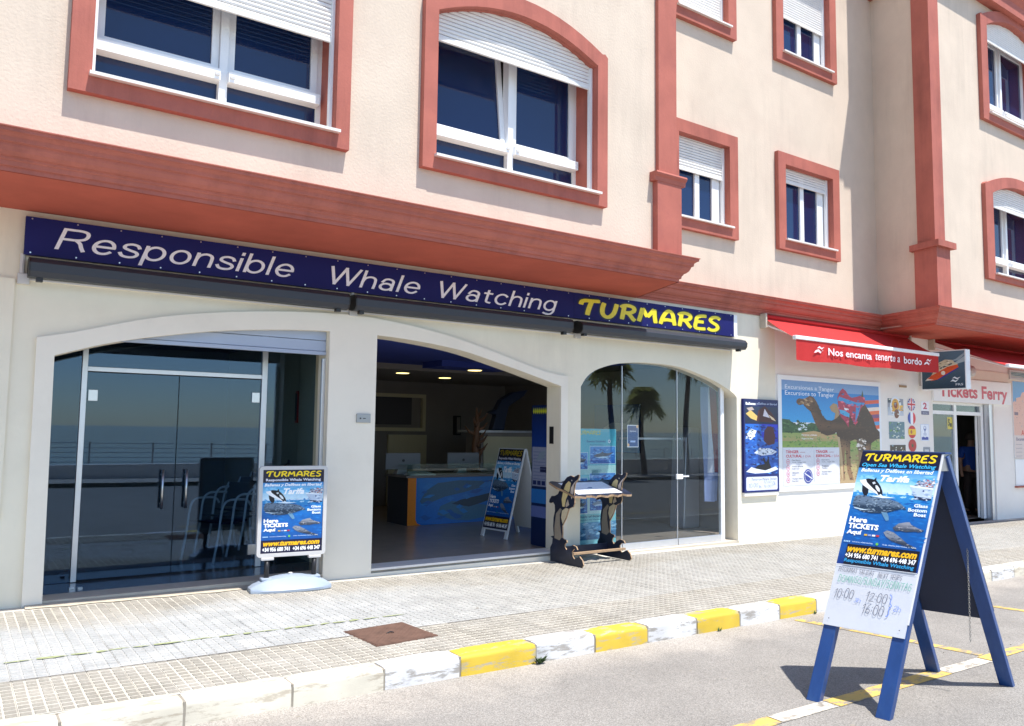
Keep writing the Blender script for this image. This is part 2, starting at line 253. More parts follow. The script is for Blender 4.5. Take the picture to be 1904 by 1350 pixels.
# ------------------------------------------------------------------ mesh helpers
class MB:
    def __init__(s): s.v = []; s.f = []; s.mi = []; s.col = []; s.cur = 0; s.c = (1, 1, 1, 1)
    def add(s, vs, fs, cols=None):
        o = len(s.v); s.v += [tuple(v) for v in vs]
        for f in fs:
            s.f.append([i+o for i in f]); s.mi.append(s.cur)
            s.col.append([cols[i] for i in f] if cols else [s.c]*len(f))
        return s
    def box(s, x0, x1, y0, y1, z0, z1):
        return s.add([(x0,y0,z0),(x1,y0,z0),(x1,y1,z0),(x0,y1,z0),(x0,y0,z1),(x1,y0,z1),(x1,y1,z1),(x0,y1,z1)],
                     [(0,3,2,1),(4,5,6,7),(0,1,5,4),(1,2,6,5),(2,3,7,6),(3,0,4,7)])
    def hexa(s, b, t):      # bottom 4 pts, top 4 pts (both counter-clockwise from above)
        return s.add(list(b)+list(t), [(0,3,2,1),(4,5,6,7),(0,1,5,4),(1,2,6,5),(2,3,7,6),(3,0,4,7)])
    def prism(s, poly, h0, h1, ax='y'):     # poly in 2D, extruded along an axis
        def P(a, b, h): return {'y': (a, h, b), 'x': (h, a, b), 'z': (a, b, h)}[ax]
        n = len(poly); vs = [P(a, b, h0) for a, b in poly] + [P(a, b, h1) for a, b in poly]
        tri = tessellate_polygon([[Vector((a, b, 0)) for a, b in poly]])
        fs = [tuple(t) for t in tri] + [tuple(i+n for i in reversed(t)) for t in tri]
        fs += [(i, (i+1) % n, (i+1) % n+n, i+n) for i in range(n)]
        return s.add(vs, fs)
    def wall(s, outer, holes, y0, y1, ax='y'):      # slab in xz with holes, between y0 (front) and y1
        loops = [outer]+holes; allp = [p for l in loops for p in l]
        def P(a, b, h): return (a, h, b) if ax == 'y' else ((h, a, b) if ax == 'x' else (a, b, h))
        tri = tessellate_polygon([[Vector((a, b, 0)) for a, b in l] for l in loops]); n = len(allp)
        vs = [P(a, b, y0) for a, b in allp]+[P(a, b, y1) for a, b in allp]
        fs = [tuple(t) for t in tri]+[tuple(i+n for i in reversed(t)) for t in tri]
        o = 0
        for l in loops:
            k = len(l); fs += [(o+i, o+(i+1) % k, o+(i+1) % k+n, o+i+n) for i in range(k)]; o += k
        return s.add(vs, fs)
    def tube(s, pts, r, k=8, cap=True):
        pts = [Vector(p) for p in pts]; n = len(pts); rs = r if isinstance(r, (list, tuple)) else [r]*n
        vs = []; up = None
        for i, p in enumerate(pts):
            t = (pts[min(i+1, n-1)]-pts[max(i-1, 0)]).normalized()
            if up is None: up = Vector((0, 0, 1)) if abs(t.z) < .9 else Vector((1, 0, 0))
            a = t.cross(up).normalized(); b = a.cross(t).normalized(); up = b
            for j in range(k):
                q = 2*PI*j/k; vs.append(p+(a*math.cos(q)+b*math.sin(q))*rs[i])
        fs = [(i*k+j, i*k+(j+1) % k, (i+1)*k+(j+1) % k, (i+1)*k+j) for i in range(n-1) for j in range(k)]
        if cap: fs += [tuple(range(k)), tuple((n-1)*k+j for j in reversed(range(k)))]
        return s.add(vs, fs)
    def lathe(s, prof, c=(0, 0, 0), k=16, ax='z', sy=1.0):
        vs = []
        for r_, h in prof:
            for j in range(k):
                q = 2*PI*j/k; a, b = r_*math.cos(q), r_*math.sin(q)*sy
                p = {'z': (a, b, h), 'y': (a, h, b), 'x': (h, a, b)}[ax]
                vs.append((p[0]+c[0], p[1]+c[1], p[2]+c[2]))
        n = len(prof); fs = [(i*k+j, i*k+(j+1) % k, (i+1)*k+(j+1) % k, (i+1)*k+j) for i in range(n-1) for j in range(k)]
        fs += [tuple(reversed(range(k))), tuple((n-1)*k+j for j in range(k))]
        return s.add(vs, fs)
    def poly3(s, pts, col=None):
        s.add(pts, [tuple(range(len(pts)))], [col]*len(pts) if col else None); return s
    def xform(s, M_):
        s.v = [tuple(M_ @ Vector(v)) for v in s.v]; return s
    def mesh(s, name, mats, o=(0, 0, 0), smooth=False, colors=False):
        me = bpy.data.meshes.new(name)
        me.from_pydata([(a-o[0], b-o[1], c-o[2]) for a, b, c in s.v], [], s.f)
        for mm in (mats if isinstance(mats, (list, tuple)) else [mats]): me.materials.append(mm)
        me.polygons.foreach_set('material_index', s.mi)
        if colors:
            ca = me.color_attributes.new('Col', 'FLOAT_COLOR', 'CORNER'); flat = []
            for fc in s.col:
                for c in fc: flat += list(c)
            ca.data.foreach_set('color', flat)
        if not colors:
            bm = bmesh.new(); bm.from_mesh(me); bmesh.ops.recalc_face_normals(bm, faces=bm.faces); bm.to_mesh(me); bm.free()
        if smooth: me.polygons.foreach_set('use_smooth', [True]*len(me.polygons))
        me.update(); return me
    def build(s, name, mats, parent=None, smooth=False, colors=False, bevel=0, world=True, auto=False):
        """verts are world coordinates (or the root's local ones when world is False)"""
        xs = [v[0] for v in s.v]; ys = [v[1] for v in s.v]; zs = [v[2] for v in s.v]
        o = ((min(xs)+max(xs))/2, (min(ys)+max(ys))/2, min(zs))
        me = s.mesh(name, mats, o, smooth, colors)
        ob = bpy.data.objects.new(name, me); COL.objects.link(ob)
        ob['o'] = o
        if parent is not None:
            ob.parent = parent; po = tuple(parent['o']) if 'o' in parent.keys() else (0, 0, 0)
            ob.location = (o[0]-po[0], o[1]-po[1], o[2]-po[2])
        else: ob.location = o
        if bevel:
            md = ob.modifiers.new('bevel', 'BEVEL'); md.width = bevel; md.segments = 2; md.limit_method = 'ANGLE'; md.angle_limit = R(40)
        if auto:
            for p in me.polygons: p.use_smooth = True
            try: me.set_sharp_from_angle(angle=R(35))
            except Exception: pass
        return ob
def tag(o, label=None, cat=None, group=None, kind=None):
    if label: o['label'] = label
    if cat: o['category'] = cat
    if group: o['group'] = group
    if kind: o['kind'] = kind
    return o
def thing(name, loc, label, cat, group=None, rz=0, local=False):
    o = bpy.data.objects.new(name, None); COL.objects.link(o); o.location = loc; o.rotation_euler = (0, 0, rz)
    o.empty_display_size = .2
    o['o'] = (0, 0, 0) if local else tuple(loc)
    return tag(o, label, cat, group)
def copy_tree(o, parent=None):
    c = o.copy(); COL.objects.link(c); c.parent = parent
    for ch in [x for x in bpy.data.objects if x.parent == o]: copy_tree(ch, c)
    return c
def gz(x): return .142-.0105*x
def lerp(a, b, t): return a+(b-a)*t
def smooth_line(pts, n=5):
    out = []
    P = [pts[0]]+list(pts)+[pts[-1]]
    for i in range(1, len(P)-2):
        p0, p1, p2, p3 = P[i-1], P[i], P[i+1], P[i+2]
        for j in range(n):
            t = j/n
            out.append(tuple(.5*((2*p1[k])+(-p0[k]+p2[k])*t+(2*p0[k]-5*p1[k]+4*p2[k]-p3[k])*t*t+(-p0[k]+3*p1[k]-3*p2[k]+p3[k])*t**3) for k in range(len(p1))))
    out.append(tuple(pts[-1])); return out

# ------------------------------------------------------------------ flat print and lettering
_tc = {}
def text_geo(s, bold=0.0, shear=0.0, res=2):
    k = (s, bold, shear, res)
    if k in _tc: return _tc[k]
    cu = bpy.data.curves.new('t', 'FONT'); cu.body = s; cu.size = 1; cu.offset = bold; cu.shear = shear; cu.resolution_u = res; cu.fill_mode = 'FRONT'
    ob = bpy.data.objects.new('t', cu); COL.objects.link(ob)
    dg = bpy.context.evaluated_depsgraph_get(); dg.update()
    me = bpy.data.meshes.new_from_object(ob.evaluated_get(dg))
    vs = [(v.co.x, v.co.y) for v in me.vertices]; fs = [tuple(p.vertices) for p in me.polygons]
    bpy.data.objects.remove(ob); bpy.data.curves.remove(cu); bpy.data.meshes.remove(me)
    _tc[k] = (vs, fs); return vs, fs
# brush-style display capitals, drawn as strokes
GL = {
 'T': (1.0, [[(.0,.66),(.06,.86),(.25,.96),(.6,.98),(1.1,1.02)], [(.62,.97),(.5,.6),(.42,.3),(.36,.0)]]),
 'U': (.98, [[(.18,.97),(.08,.6),(.08,.25),(.25,.04),(.5,.06),(.72,.3),(.84,.62),(.92,1.0)]]),
 'R': (.95, [[(.24,.93),(.17,.5),(.08,.0)], [(.02,.8),(.2,.95),(.5,1.0),(.8,.9),(.82,.68),(.6,.52),(.25,.47)], [(.45,.5),(.62,.3),(.76,.1),(.9,.0)]]),
 'M': (1.25, [[(.0,.0),(.12,.4),(.25,.97)], [(.25,.97),(.42,.62),(.55,.38)], [(.55,.38),(.8,.7),(1.0,.98)], [(1.0,.98),(1.02,.5),(1.08,.0)]]),
 'A': (1.0, [[(-.02,.0),(.12,.45),(.34,.85),(.58,1.0),(.78,.8),(.86,.4),(.92,.0)], [(.14,.3),(.45,.36),(.85,.32)]]),
 'E': (.8, [[(.86,.98),(.5,.96),(.2,.82),(.12,.5),(.06,.22),(.1,.03),(.4,.0),(.78,.03)], [(.12,.5),(.4,.52),(.66,.52)]]),
 'S': (.85, [[(.88,.86),(.66,.99),(.34,.94),(.18,.74),(.34,.57),(.62,.42),(.7,.2),(.5,.02),(.2,.0),(-.02,.12)]])}
def arc(cx, cy, rx, ry, a0, a1, n=9): return [(cx+rx*math.cos(R(lerp(a0, a1, i/n))), cy+ry*math.sin(R(lerp(a0, a1, i/n)))) for i in range(n+1)]
def lerp(a, b, t): return a+(b-a)*t
NA = [(0, .26), (.06, .44), (.24, .53), (.42, .48), (.48, .32), (.48, 0)]
ML = {
 'R': (.74, [[(0, 0), (0, 1)], [(0, 1), (.22, 1)], [(.2, 1), (.45, 1), (.62, .93), (.67, .76), (.61, .59), (.42, .51), (.2, .5)], [(0, .5), (.22, .5)], [(.40, .5), (.54, .36), (.62, .16), (.70, 0)]]),
 'e': (.6, [[(.02, .27), (.57, .27)], arc(.295, .265, .275, .275, 2, 318, 14)]),
 's': (.52, [[(.49, .41), (.42, .5), (.25, .54), (.08, .48), (.07, .36), (.25, .28), (.43, .22), (.5, .12), (.42, .02), (.24, -.01), (.08, .03), (.0, .13)]]),
 'p': (.6, [[(0, .53), (0, -.25)], arc(.285, .265, .275, .275, 180, 540, 16)]),
 'o': (.6, [arc(.285, .265, .275, .275, 0, 360, 16)]), 'b': (.6, [[(0, 1), (0, 0)], arc(.285, .265, .275, .275, 180, 540, 16)]),
 'n': (.52, [[(0, .53), (0, 0)], NA]), 'h': (.52, [[(0, 1), (0, 0)], NA]), 'i': (.06, [[(0, .53), (0, 0)], [(0, .86), (0, .98)]]), 'l': (.06, [[(0, 1), (0, 0)]]),
 'W': (1.1, [[(0, 1), (.28, 0)], [(.28, 0), (.54, 1)], [(.54, 1), (.80, 0)], [(.80, 0), (1.08, 1)]]),
 'a': (.56, [[(.05, .38), (.14, .51), (.3, .54), (.46, .46), (.48, .3), (.48, 0)], arc(.24, .15, .225, .16, 20, 340, 14)]),
 't': (.36, [[(.14, .74), (.14, .3), (.16, .05), (.32, .0)], [(0, .5), (.32, .5)]]), 'c': (.54, [arc(.285, .265, .275, .275, 42, 318, 14)]),
 'g': (.58, [arc(.27, .265, .265, .275, 0, 360, 16), [(.53, .53), (.53, .1), (.52, -.08), (.42, -.22), (.24, -.25), (.06, -.19)]]),
 '0': (.5, [arc(.25, .5, .24, .5, 0, 360, 12)]), '1': (.25, [[(0, .78), (.2, 1)], [(.2, 1), (.14, 0)]]), '2': (.5, [[(.02, .8), (.15, .98), (.38, .96), (.42, .74), (.22, .38), (0, .02)], [(0, .02), (.5, .05)]]),
 '3': (.42, [[(.02, .9), (.2, 1), (.38, .86), (.16, .56), (.4, .4), (.32, .08), (.0, .04)]]), '6': (.46, [[(.36, 1), (.14, .74), (.02, .36), (.12, .04), (.36, .04), (.42, .3), (.26, .48), (.06, .34)]]), ':': (.12, [[(.04, .28), (.06, .34)], [(.06, .66), (.08, .72)]]),
 '}': (.26, [[(0, 1), (.14, .9), (.1, .62), (.24, .5), (.1, .38), (.14, .1), (0, 0)]]), '/': (.3, [[(0, -.1), (.3, 1.1)]]), ' ': (.35, []),
 'P': (.5, [[(.04, 0), (.06, 1)], [(.02, .98), (.4, .96), (.44, .62), (.08, .48)]]), 'O': (.6, [arc(.3, .45, .28, .46, 90, 450, 12)]), 'X': (.5, [[(0, 0), (.5, .95)], [(0, .95), (.48, 0)]]), 'I': (.12, [[(.05, 0), (.07, .9)]]),
 'M': (.7, [[(0, 0), (.08, .95)], [(.08, .95), (.34, .3)], [(.34, .3), (.6, .97)], [(.6, .97), (.7, 0)]]), 'A': (.58, [[(0, 0), (.28, .98)], [(.28, .98), (.55, 0)], [(.1, .34), (.46, .36)]]), 'S': (.45, [[(.42, .84), (.2, .96), (.04, .76), (.24, .5), (.4, .28), (.24, .02), (0, .1)]]),
 'L': (.42, [[(.04, .98), (0, .02)], [(0, .02), (.42, .05)]]), 'D': (.6, [[(.05, 0), (.08, 1)], [(.02, 1), (.38, .92), (.56, .5), (.38, .06), (0, 0)]]), 'N': (.6, [[(0, 0), (.06, 1)], [(.06, 1), (.48, .02)], [(.48, .02), (.56, 1)]]),
 'E': (.45, [[(.05, 1), (0, 0)], [(.05, .97), (.42, 1)], [(.02, .5), (.36, .53)], [(0, .02), (.42, .04)]]), 'T': (.5, [[(0, .95), (.52, 1)], [(.27, .97), (.24, 0)]]), 'U': (.55, [[(.02, .98), (.03, .25), (.25, 0), (.46, .22), (.52, 1)]]), 'Y': (.5, [[(0, .98), (.24, .5)], [(.5, 1), (.16, -.1)]]),
 'G': (.55, [[(.5, .86), (.28, .97), (.05, .6), (.12, .1), (.42, .06), (.5, .4)], [(.3, .42), (.54, .42)]])}
for _k in 'espobnhiltacg': ML[_k] = (ML[_k][0], [[(x_, y_*1.25 if y_ <= .54 else .675+(y_-.54)*.707) for x_, y_ in st_] for st_ in ML[_k][1]])
def stroke_word(word, w=.1, gap=.17, shear=0.0, seed=None):
    out = []; x = 0; rj = random.Random(seed)
    for ch in word:
        adv, st = ML[ch]; jy = rj.uniform(-.05, .05) if seed is not None else 0; js = rj.uniform(.92, 1.1) if seed is not None else 1
        for li, stroke in enumerate(st):
            pts = smooth_line([(a, b) for a, b in stroke], 3) if len(stroke) > 2 else stroke; n = len(pts); L = []; Rr = []
            shut = len(stroke) > 4 and math.hypot(pts[0][0]-pts[-1][0], pts[0][1]-pts[-1][1]) < 1e-4
            for i, p in enumerate(pts):
                a = pts[max(i-1, 0)]; b = pts[min(i+1, n-1)]
                if shut and i in (0, n-1): a, b = pts[-2], pts[1]
                dx, dy = b[0]-a[0], b[1]-a[1]; d = math.hypot(dx, dy) or 1
                nx, ny = -dy/d*w/2, dx/d*w/2; e = (dx/d*w*.42, dy/d*w*.42) if (n == 2 or i in (0, n-1)) and not shut else (0, 0); sg = -1 if i == 0 else 1 if i == n-1 else 0
                px, py = p[0]+e[0]*sg, p[1]+e[1]*sg
                for Q, k_ in ((L, 1), (Rr, -1)): yy = (py+ny*k_)*js+jy; Q.append((x+px+nx*k_+shear*yy, yy))
            out.append((L+Rr, [(i, i+n, i+n+1, i+1) for i in range(n-1)], li))
        x += adv+gap
    return out
def display_word(word, w=.2):
    out = []; x = 0     # list of (verts, faces, layer)
    for ch in word:
        adv, st = GL[ch]
        for li, stroke in enumerate(st):
            pts = smooth_line([(a, b) for a, b in stroke], 4); n = len(pts); L = []; Rr = []
            for i, p in enumerate(pts):
                a = pts[max(i-1, 0)]; b = pts[min(i+1, n-1)]; dx, dy = b[0]-a[0], b[1]-a[1]; d = math.hypot(dx, dy) or 1
                ww = w*.5*(1.0 if 0 < i < n-1 else .8)
                nx, ny = -dy/d*ww, dx/d*ww*.85
                L.append((x+p[0]+nx, p[1]+ny)); Rr.append((x+p[0]-nx, p[1]-ny))
            vs = L+Rr; fs = [(i, i+n, i+n+1, i+1) for i in range(n-1)]
            out.append((vs, fs, li))
        x += adv+.16
    return out
def fit(vs, box, keep=None):
    x0 = min(v[0] for v in vs); x1 = max(v[0] for v in vs); y0 = min(v[1] for v in vs); y1 = max(v[1] for v in vs)
    if keep: y0, y1 = keep
    a, b, c, d = box
    return [(a+(v[0]-x0)/(x1-x0)*(b-a), c+(v[1]-y0)/(y1-y0)*(d-c)) for v in vs]
class Print:
    """flat ink on a real sheet: o = lower left corner, u/v = unit directions, n = outward normal"""
    def __init__(s, o, u, v, n, W, H):
        s.o = Vector(o); s.u = Vector(u); s.w = Vector(v); s.n = Vector(n); s.W = W; s.H = H; s.mb = MB(); s.k = 1
    def P(s, a, b, k=None): return tuple(s.o+s.u*(a*s.W)+s.w*(b*s.H)+s.n*(.00005*(s.k if k is None else k)))
    def up(s): s.k += 1; return s
    def poly(s, pts, col, up=True):
        if up: s.k += 1
        tri = tessellate_polygon([[Vector((a, b, 0)) for a, b in pts]])
        cf = (lambda a, b: lin(col)) if not callable(col) else col
        s.mb.add([s.P(a, b) for a, b in pts], [tuple(t) for t in tri], [cf(a, b) for a, b in pts]); return s
    def rect(s, a0, b0, a1, b1, col, top=None):
        s.k += 1
        if top is None: cs = [lin(col)]*4
        else: cs = [lin(col), lin(col), lin(top), lin(top)]
        s.mb.add([s.P(a0, b0), s.P(a1, b0), s.P(a1, b1), s.P(a0, b1)], [(0, 1, 2, 3)], cs); return s
    def disc(s, a, b, r, col, k=18, rh=None):
        rh = rh or r*s.W/s.H
        return s.poly([(a+r*math.cos(2*PI*i/k), b+rh*math.sin(2*PI*i/k)) for i in range(k)], col)
    def text(s, t, a0, b0, a1, b1, col, bold=.0, shear=0.0, res=2, base=None):
        vs, fs = text_geo(t, bold, shear, res); s.k += 1
        if not vs: return s
        vs2 = fit(vs, (a0, a1, b0, b1), base)
        s.mb.add([s.P(a, b) for a, b in vs2], fs, [lin(col)]*len(vs2)); return s
    def word(s, t, a0, b0, a1, b1, col, w=.24, outline=None):
        for cc, ww in ([(outline, w+.13)] if outline else [])+[(col, w)]:
            g = display_word(t, ww); allv = [v for vs, fs, l in g for v in vs]
            if cc == outline and outline:
                e = .02*(a1-a0); box = (a0-e*.5, a1+e*.5, b0-(b1-b0)*.08, b1+(b1-b0)*.08)
            else: box = (a0, a1, b0, b1)
            fv = fit(allv, box); i = 0; s.k += 1; k0 = s.k
            for vs, fs, l in g:
                s.k = k0+l; s.mb.add([s.P(a, b) for a, b in fv[i:i+len(vs)]], fs, [lin(cc)]*len(vs)); i += len(vs)
            s.k = k0+3
        return s
    def strokes(s, t, a0, b0, a1, b1, col, w=.1, gap=.17, shear=0.0, seed=None, keep=None):
        g = stroke_word(t, w, gap, shear, seed); allv = [v for vs, fs, l in g for v in vs]; fv = fit(allv, (a0, a1, b0, b1), keep); i = 0; s.k += 1; k0 = s.k
        for vs, fs, l in g:
            s.k = k0+l; s.mb.add([s.P(a, b) for a, b in fv[i:i+len(vs)]], fs, [lin(col)]*len(vs)); i += len(vs)
        s.k = k0+3; return s
    def speckle(s, poly, n, cols, size, seed=1):
        rnd = random.Random(seed); x0 = min(p[0] for p in poly); x1 = max(p[0] for p in poly); y0 = min(p[1] for p in poly); y1 = max(p[1] for p in poly)
        def inside(a, b):
            c = False; j = len(poly)-1
            for i in range(len(poly)):
                if (poly[i][1] > b) != (poly[j][1] > b) and a < (poly[j][0]-poly[i][0])*(b-poly[i][1])/(poly[j][1]-poly[i][1])+poly[i][0]: c = not c
                j = i
            return c
        s.k += 1; m_ = 0
        for _ in range(n*6):
            if m_ >= n: break
            a, b = rnd.uniform(x0, x1), rnd.uniform(y0, y1)
            if inside(a, b):
                w = size*rnd.uniform(.5, 1.6); h = size*rnd.uniform(.2, .6)*s.W/s.H; t = rnd.uniform(-.4, .4)*h; m_ += 1; kk = s.k+rnd.random()
                c_ = lin(rnd.choice(cols)); s.mb.add([s.P(a-w/2, b-t, kk), s.P(a, b-h/2, kk), s.P(a+w/2, b+t, kk), s.P(a, b+h/2, kk)], [(0, 1, 2, 3)], [c_]*4)
        s.k += 2
        return s
    def build(s, name, parent, matl='print', world=True): return s.mb.build(name, M[matl], parent, colors=True, world=world)

ORCA_B = [(.09,.742),(.16,.756),(.21,.752),(.235,.748),(.26,.770),(.268,.742),(.30,.722),(.34,.69),(.375,.65),(.392,.605),(.37,.612),(.34,.612),(.31,.622),(.25,.645),(.19,.662),(.12,.69),(.065,.722),(.05,.738)]
ORCA_W1 = [(.05,.738),(.09,.742),(.13,.748),(.15,.722),(.19,.70),(.25,.668),(.3,.645),(.34,.612),(.31,.622),(.25,.645),(.19,.662),(.12,.69),(.065,.722)]
SPERM = [(.03,.545),(.045,.59),(.09,.605),(.2,.598),(.35,.59),(.5,.582),(.6,.565),(.66,.54),(.72,.505),(.66,.508),(.6,.495),(.52,.475),(.44,.46),(.3,.452),(.17,.462),(.08,.485),(.04,.51)]
def whale_poster(p, kind='board', v0=0.0):
    """p: Print over the whole sheet; the artwork fills v0..1"""
    def V(b): return v0+(1-v0)*b
    def q(pts): return [(a, V(b)) for a, b in pts]
    foot = .175 if kind == 'board' else .13
    p.rect(0, V(.0), 1, V(.12), '#0b2f78', '#0a4f9c'); p.k -= 1
    p.rect(0, V(.12), 1, V(.45), '#0a4f9c', '#0d62ae'); p.k -= 1
    p.rect(0, V(.45), 1, V(.63), '#0d62ae', '#2f8fce'); p.k -= 1
    p.rect(0, V(.63), 1, V(.72), '#cfe6f3', '#a9d6f0'); p.k -= 1
    p.rect(0, V(.72), 1, V(.86), '#8ccbee', '#1478c0')
    p.speckle(q([(.01, .19), (.01, .60), (.99, .60), (.99, .19)]), 150, ['#0b559f', '#0f66b4', '#0c5aa6', '#1670bd'], .07, 21)
    p.speckle(q([(.01, .60), (.01, .645), (.99, .645), (.99, .60)]), 60, ['#5aa9dc', '#2f86c6', '#a9d6ee'], .05, 22); p.speckle(q([(.01, .73), (.01, .80), (.99, .80), (.99, .73)]), 30, ['#6fb8e6', '#58aade', '#86c6ec'], .12, 23)
    p.rect(0, V(.852) if kind == 'board' else V(.845), 1, 1, '#0d1030')
    p.word('TURMARES', .05, V(.91), .96, V(.985), '#f4d31c' if kind != 'in' else '#b09a20', .26, '#15122a')
    if kind == 'board':
        p.text('Open Sea Whale Watching', .035, V(.853), .965, V(.897), '#35b7ea', .025, .25)
        p.text('Ballenas y Delfines en libertad', .04, V(.805), .95, V(.848), '#f4fbff', .025, .25)
        p.text('Tarifa', .31, V(.735), .68, V(.792), '#ffffff', .04, .3)
    else:
        p.text('Responsible Whale Watching', .05, V(.853), .95, V(.893), '#e8e8f5', .025)
        p.text('Ballenas y Delfines en libertad', .03, V(.79), .97, V(.835), '#ffffff', .025, .25)
        p.text('Tarifa', .34, V(.70), .68, V(.775), '#ffffff', .04, .3)
    # orca leaping
    p.poly(q([(.10,.695),(.115,.64),(.15,.605),(.185,.60),(.2,.628),(.19,.668)]), '#141a26')
    p.poly(q(ORCA_B), '#0f131d'); p.poly(q(ORCA_W1), '#f2f5f7'); p.poly(q([(.27,.70),(.30,.695),(.335,.668),(.345,.64),(.31,.65),(.28,.675)]), '#e6ebef')
    p.poly(q([(.22,.722),(.25,.73),(.27,.715),(.24,.705)]), '#cfd6dc')
    p.poly(q([(.34,.612),(.36,.625),(.39,.61),(.5,.602),(.56,.598),(.4,.59),(.25,.6)]), '#dff0fa')
    # boat
    hull = [(.70,.715),(.76,.712),(.985,.70),(.985,.60),(.90,.592),(.80,.60),(.765,.635)]
    p.poly(q(hull), '#b9cbe0'); p.poly(q([(.70,.715),(.985,.70),(.985,.688),(.705,.70)]), '#e8f0f8'); p.poly(q([(.77,.625),(.985,.61),(.985,.60),(.90,.592),(.80,.60)]), '#1e2f50')
    p.poly(q([(.78,.712),(.80,.745),(.985,.765),(.985,.70)]), '#8f9db5')
    p.speckle(q([(.74,.712),(.80,.765),(.985,.79),(.985,.705)]), 60, ['#e9d9cf', '#54343a', '#c8553c', '#2b3550', '#f1f1f1'], .028, 3)
    p.speckle(q(hull), 14, ['#8fa6c4', '#d6e2ef'], .05, 4); p.disc(.875, V(.672), .012, '#25407a')
    # sperm whale
    p.poly(q(SPERM), lambda a, b: lin('#64798f') if b > V(.52) else lin('#22384f'))
    p.speckle(q(SPERM), 150, ['#8fa3b5', '#2b4156', '#4d6378', '#1d3045', '#74889b'], .035, 5)
    p.poly(q([(.42,.468),(.46,.43),(.5,.398),(.535,.405),(.52,.44),(.49,.47)]), '#5f8bab'); p.poly(q([(.05,.497),(.2,.483),(.3,.49),(.18,.474),(.07,.485)]), '#b9cfdd')
    # two dolphins
    d1 = [(.60,.345),(.66,.385),(.74,.40),(.79,.405),(.81,.385),(.9,.36),(.98,.345),(.94,.33),(.86,.33),(.78,.32),(.7,.325),(.64,.32)]
    d2 = [(.50,.30),(.54,.32),(.62,.31),(.72,.27),(.82,.225),(.92,.20),(.93,.185),(.84,.20),(.74,.215),(.62,.235),(.54,.27)]
    p.poly(q(d1), lambda a, b: lin('#8a8f9b') if b > V(.35) else lin('#3c4656')); p.poly(q(d2), lambda a, b: lin('#7d8592') if b > V(.26) else lin('#2f3b4d'))
    p.speckle(q(d1), 25, ['#a7a6ab', '#4e5868'], .03, 7); p.speckle(q(d2), 25, ['#98999f', '#39465a'], .03, 8)
    g = [('Glass', .80, .53), ('Bottom', .74, .492), ('Boat', .82, .455)]
    for t, a, b in g: p.text(t, a, V(b), .965, V(b+.03), '#e8f2fb', .035)
    for t, a1, b in (('Here', .27, .365), ('TICKETS', .43, .31), ('Aquí', .235, .252)): p.text(t, .035 if kind != 'board' else .04, V(b), a1, V(b+.047), '#ffffff', .045)
    for i, c1 in enumerate(('#e0b020', '#8aa0d0', '#e8e8e8', '#c03020')): p.rect(.27+i*.05, V(.258), .31+i*.05, V(.272), c1); 
    for i in range(4): p.rect(.03+i*.022, V(.19), .045+i*.022, V(.203), '#a9d0ea')
    p.text('turmares_whalewatching', .14, V(.19), .40, V(.203), '#d6e8f5', .01); p.disc(.455, V(.197), .018, '#6dbb45'); p.text('Avda. Alcalde Juan Núñez, 3. Tarifa', .52, V(.19), .93, V(.203), '#d6e8f5', .01)
    if kind == 'board':
        p.rect(.09, V(.0), .98, V(.175), '#0d0f22'); p.text('www.turmares.com', .10, V(.108), .955, V(.165), '#f2b914', .045, .3)
        p.text('+34 956 680 741', .09, V(.062), .50, V(.103), '#ffffff', .03); p.text('+34 696 448 347', .54, V(.062), .96, V(.103), '#ffffff', .03)
        p.text('Responsible Whale Watching', .09, V(.015), .95, V(.055), '#2f9fd8', .02, .1)
    else:
        p.rect(0, 0, 1, V(.155), '#0e1136'); p.text('www.turmares.com', .04, V(.085), .96, V(.145), '#f2b914', .05, .3)
        p.text('+34 956 680 741', .03, V(.02), .47, V(.072), '#ffffff', .035); p.text('+34 696 448 347', .52, V(.02), .97, V(.072), '#ffffff', .035)
    return p

# ================================================================== GROUND
def sheet(name, x0, x1, y0, y1, off, m_, nx=1, ny=1):
    b = MB(); b.add([(x0, y0, gz(x0)+off), (x1, y0, gz(x1)+off), (x1, y1, gz(x1)+off), (x0, y1, gz(x0)+off)], [(0, 1, 2, 3)])
    o = b.build(name, m_); tag(o, kind='structure'); return o
sheet('road', -40, 60, -7.0, 4.90, -.14, M['asphalt'])
KY = 4.85
pave = sheet('pavement', -40, 60, 5.00, 8.02, -.004, M['groove'])
# paving tiles: slab with raised pads
TS = .20
def tile_mb(rnd, px=3, py=3):
    b = MB(); g = .0012; b.cur = 1
    b.add([(g, g, .0), (TS-g, g, .0), (TS-g, TS-g, .0), (g, TS-g, .0), (g, g, -.003), (TS-g, g, -.003), (TS-g, TS-g, -.003), (g, TS-g, -.003)], [(0, 1, 2, 3), (0, 4, 5, 1), (1, 5, 6, 2), (2, 6, 7, 3), (3, 7, 4, 0)])
    b.cur = 0; w = TS/px; h = TS/py
    for i in range(px):
        for j in range(py):
            x0, x1, y0, y1 = i*w+.0058, (i+1)*w-.0058, j*h+.0105, (j+1)*h-.0105; z = .004+rnd.uniform(-.0008, .0008); e = .002
            b.add([(x0, y0, 0), (x1, y0, 0), (x1, y1, 0), (x0, y1, 0), (x0+e, y0+e, z), (x1-e, y0+e, z), (x1-e, y1-e, z), (x0+e, y1-e, z)], [(4, 5, 6, 7), (0, 1, 5, 4), (1, 2, 6, 5), (2, 3, 7, 6), (3, 0, 4, 7)])
    return b
rt = random.Random(4)
tmbs = [tile_mb(rt) for _ in range(3)]
tmesh = [b.mesh('paving_tile', [M['pad'], M['groove']]) for b in tmbs]
cells = []
ny = int((8.0-5.02)/TS)+1
for i in range(-2, 105):
    for j in range(ny):
        x = i*TS+.05*(0); y = 5.02+j*TS
        if y+TS > 8.01: continue
        if abs(x+TS/2-2.845) < .2 and abs(y+TS/2-5.635) < .2: continue       # manhole
        cells.append((math.hypot(x, y), x, y))
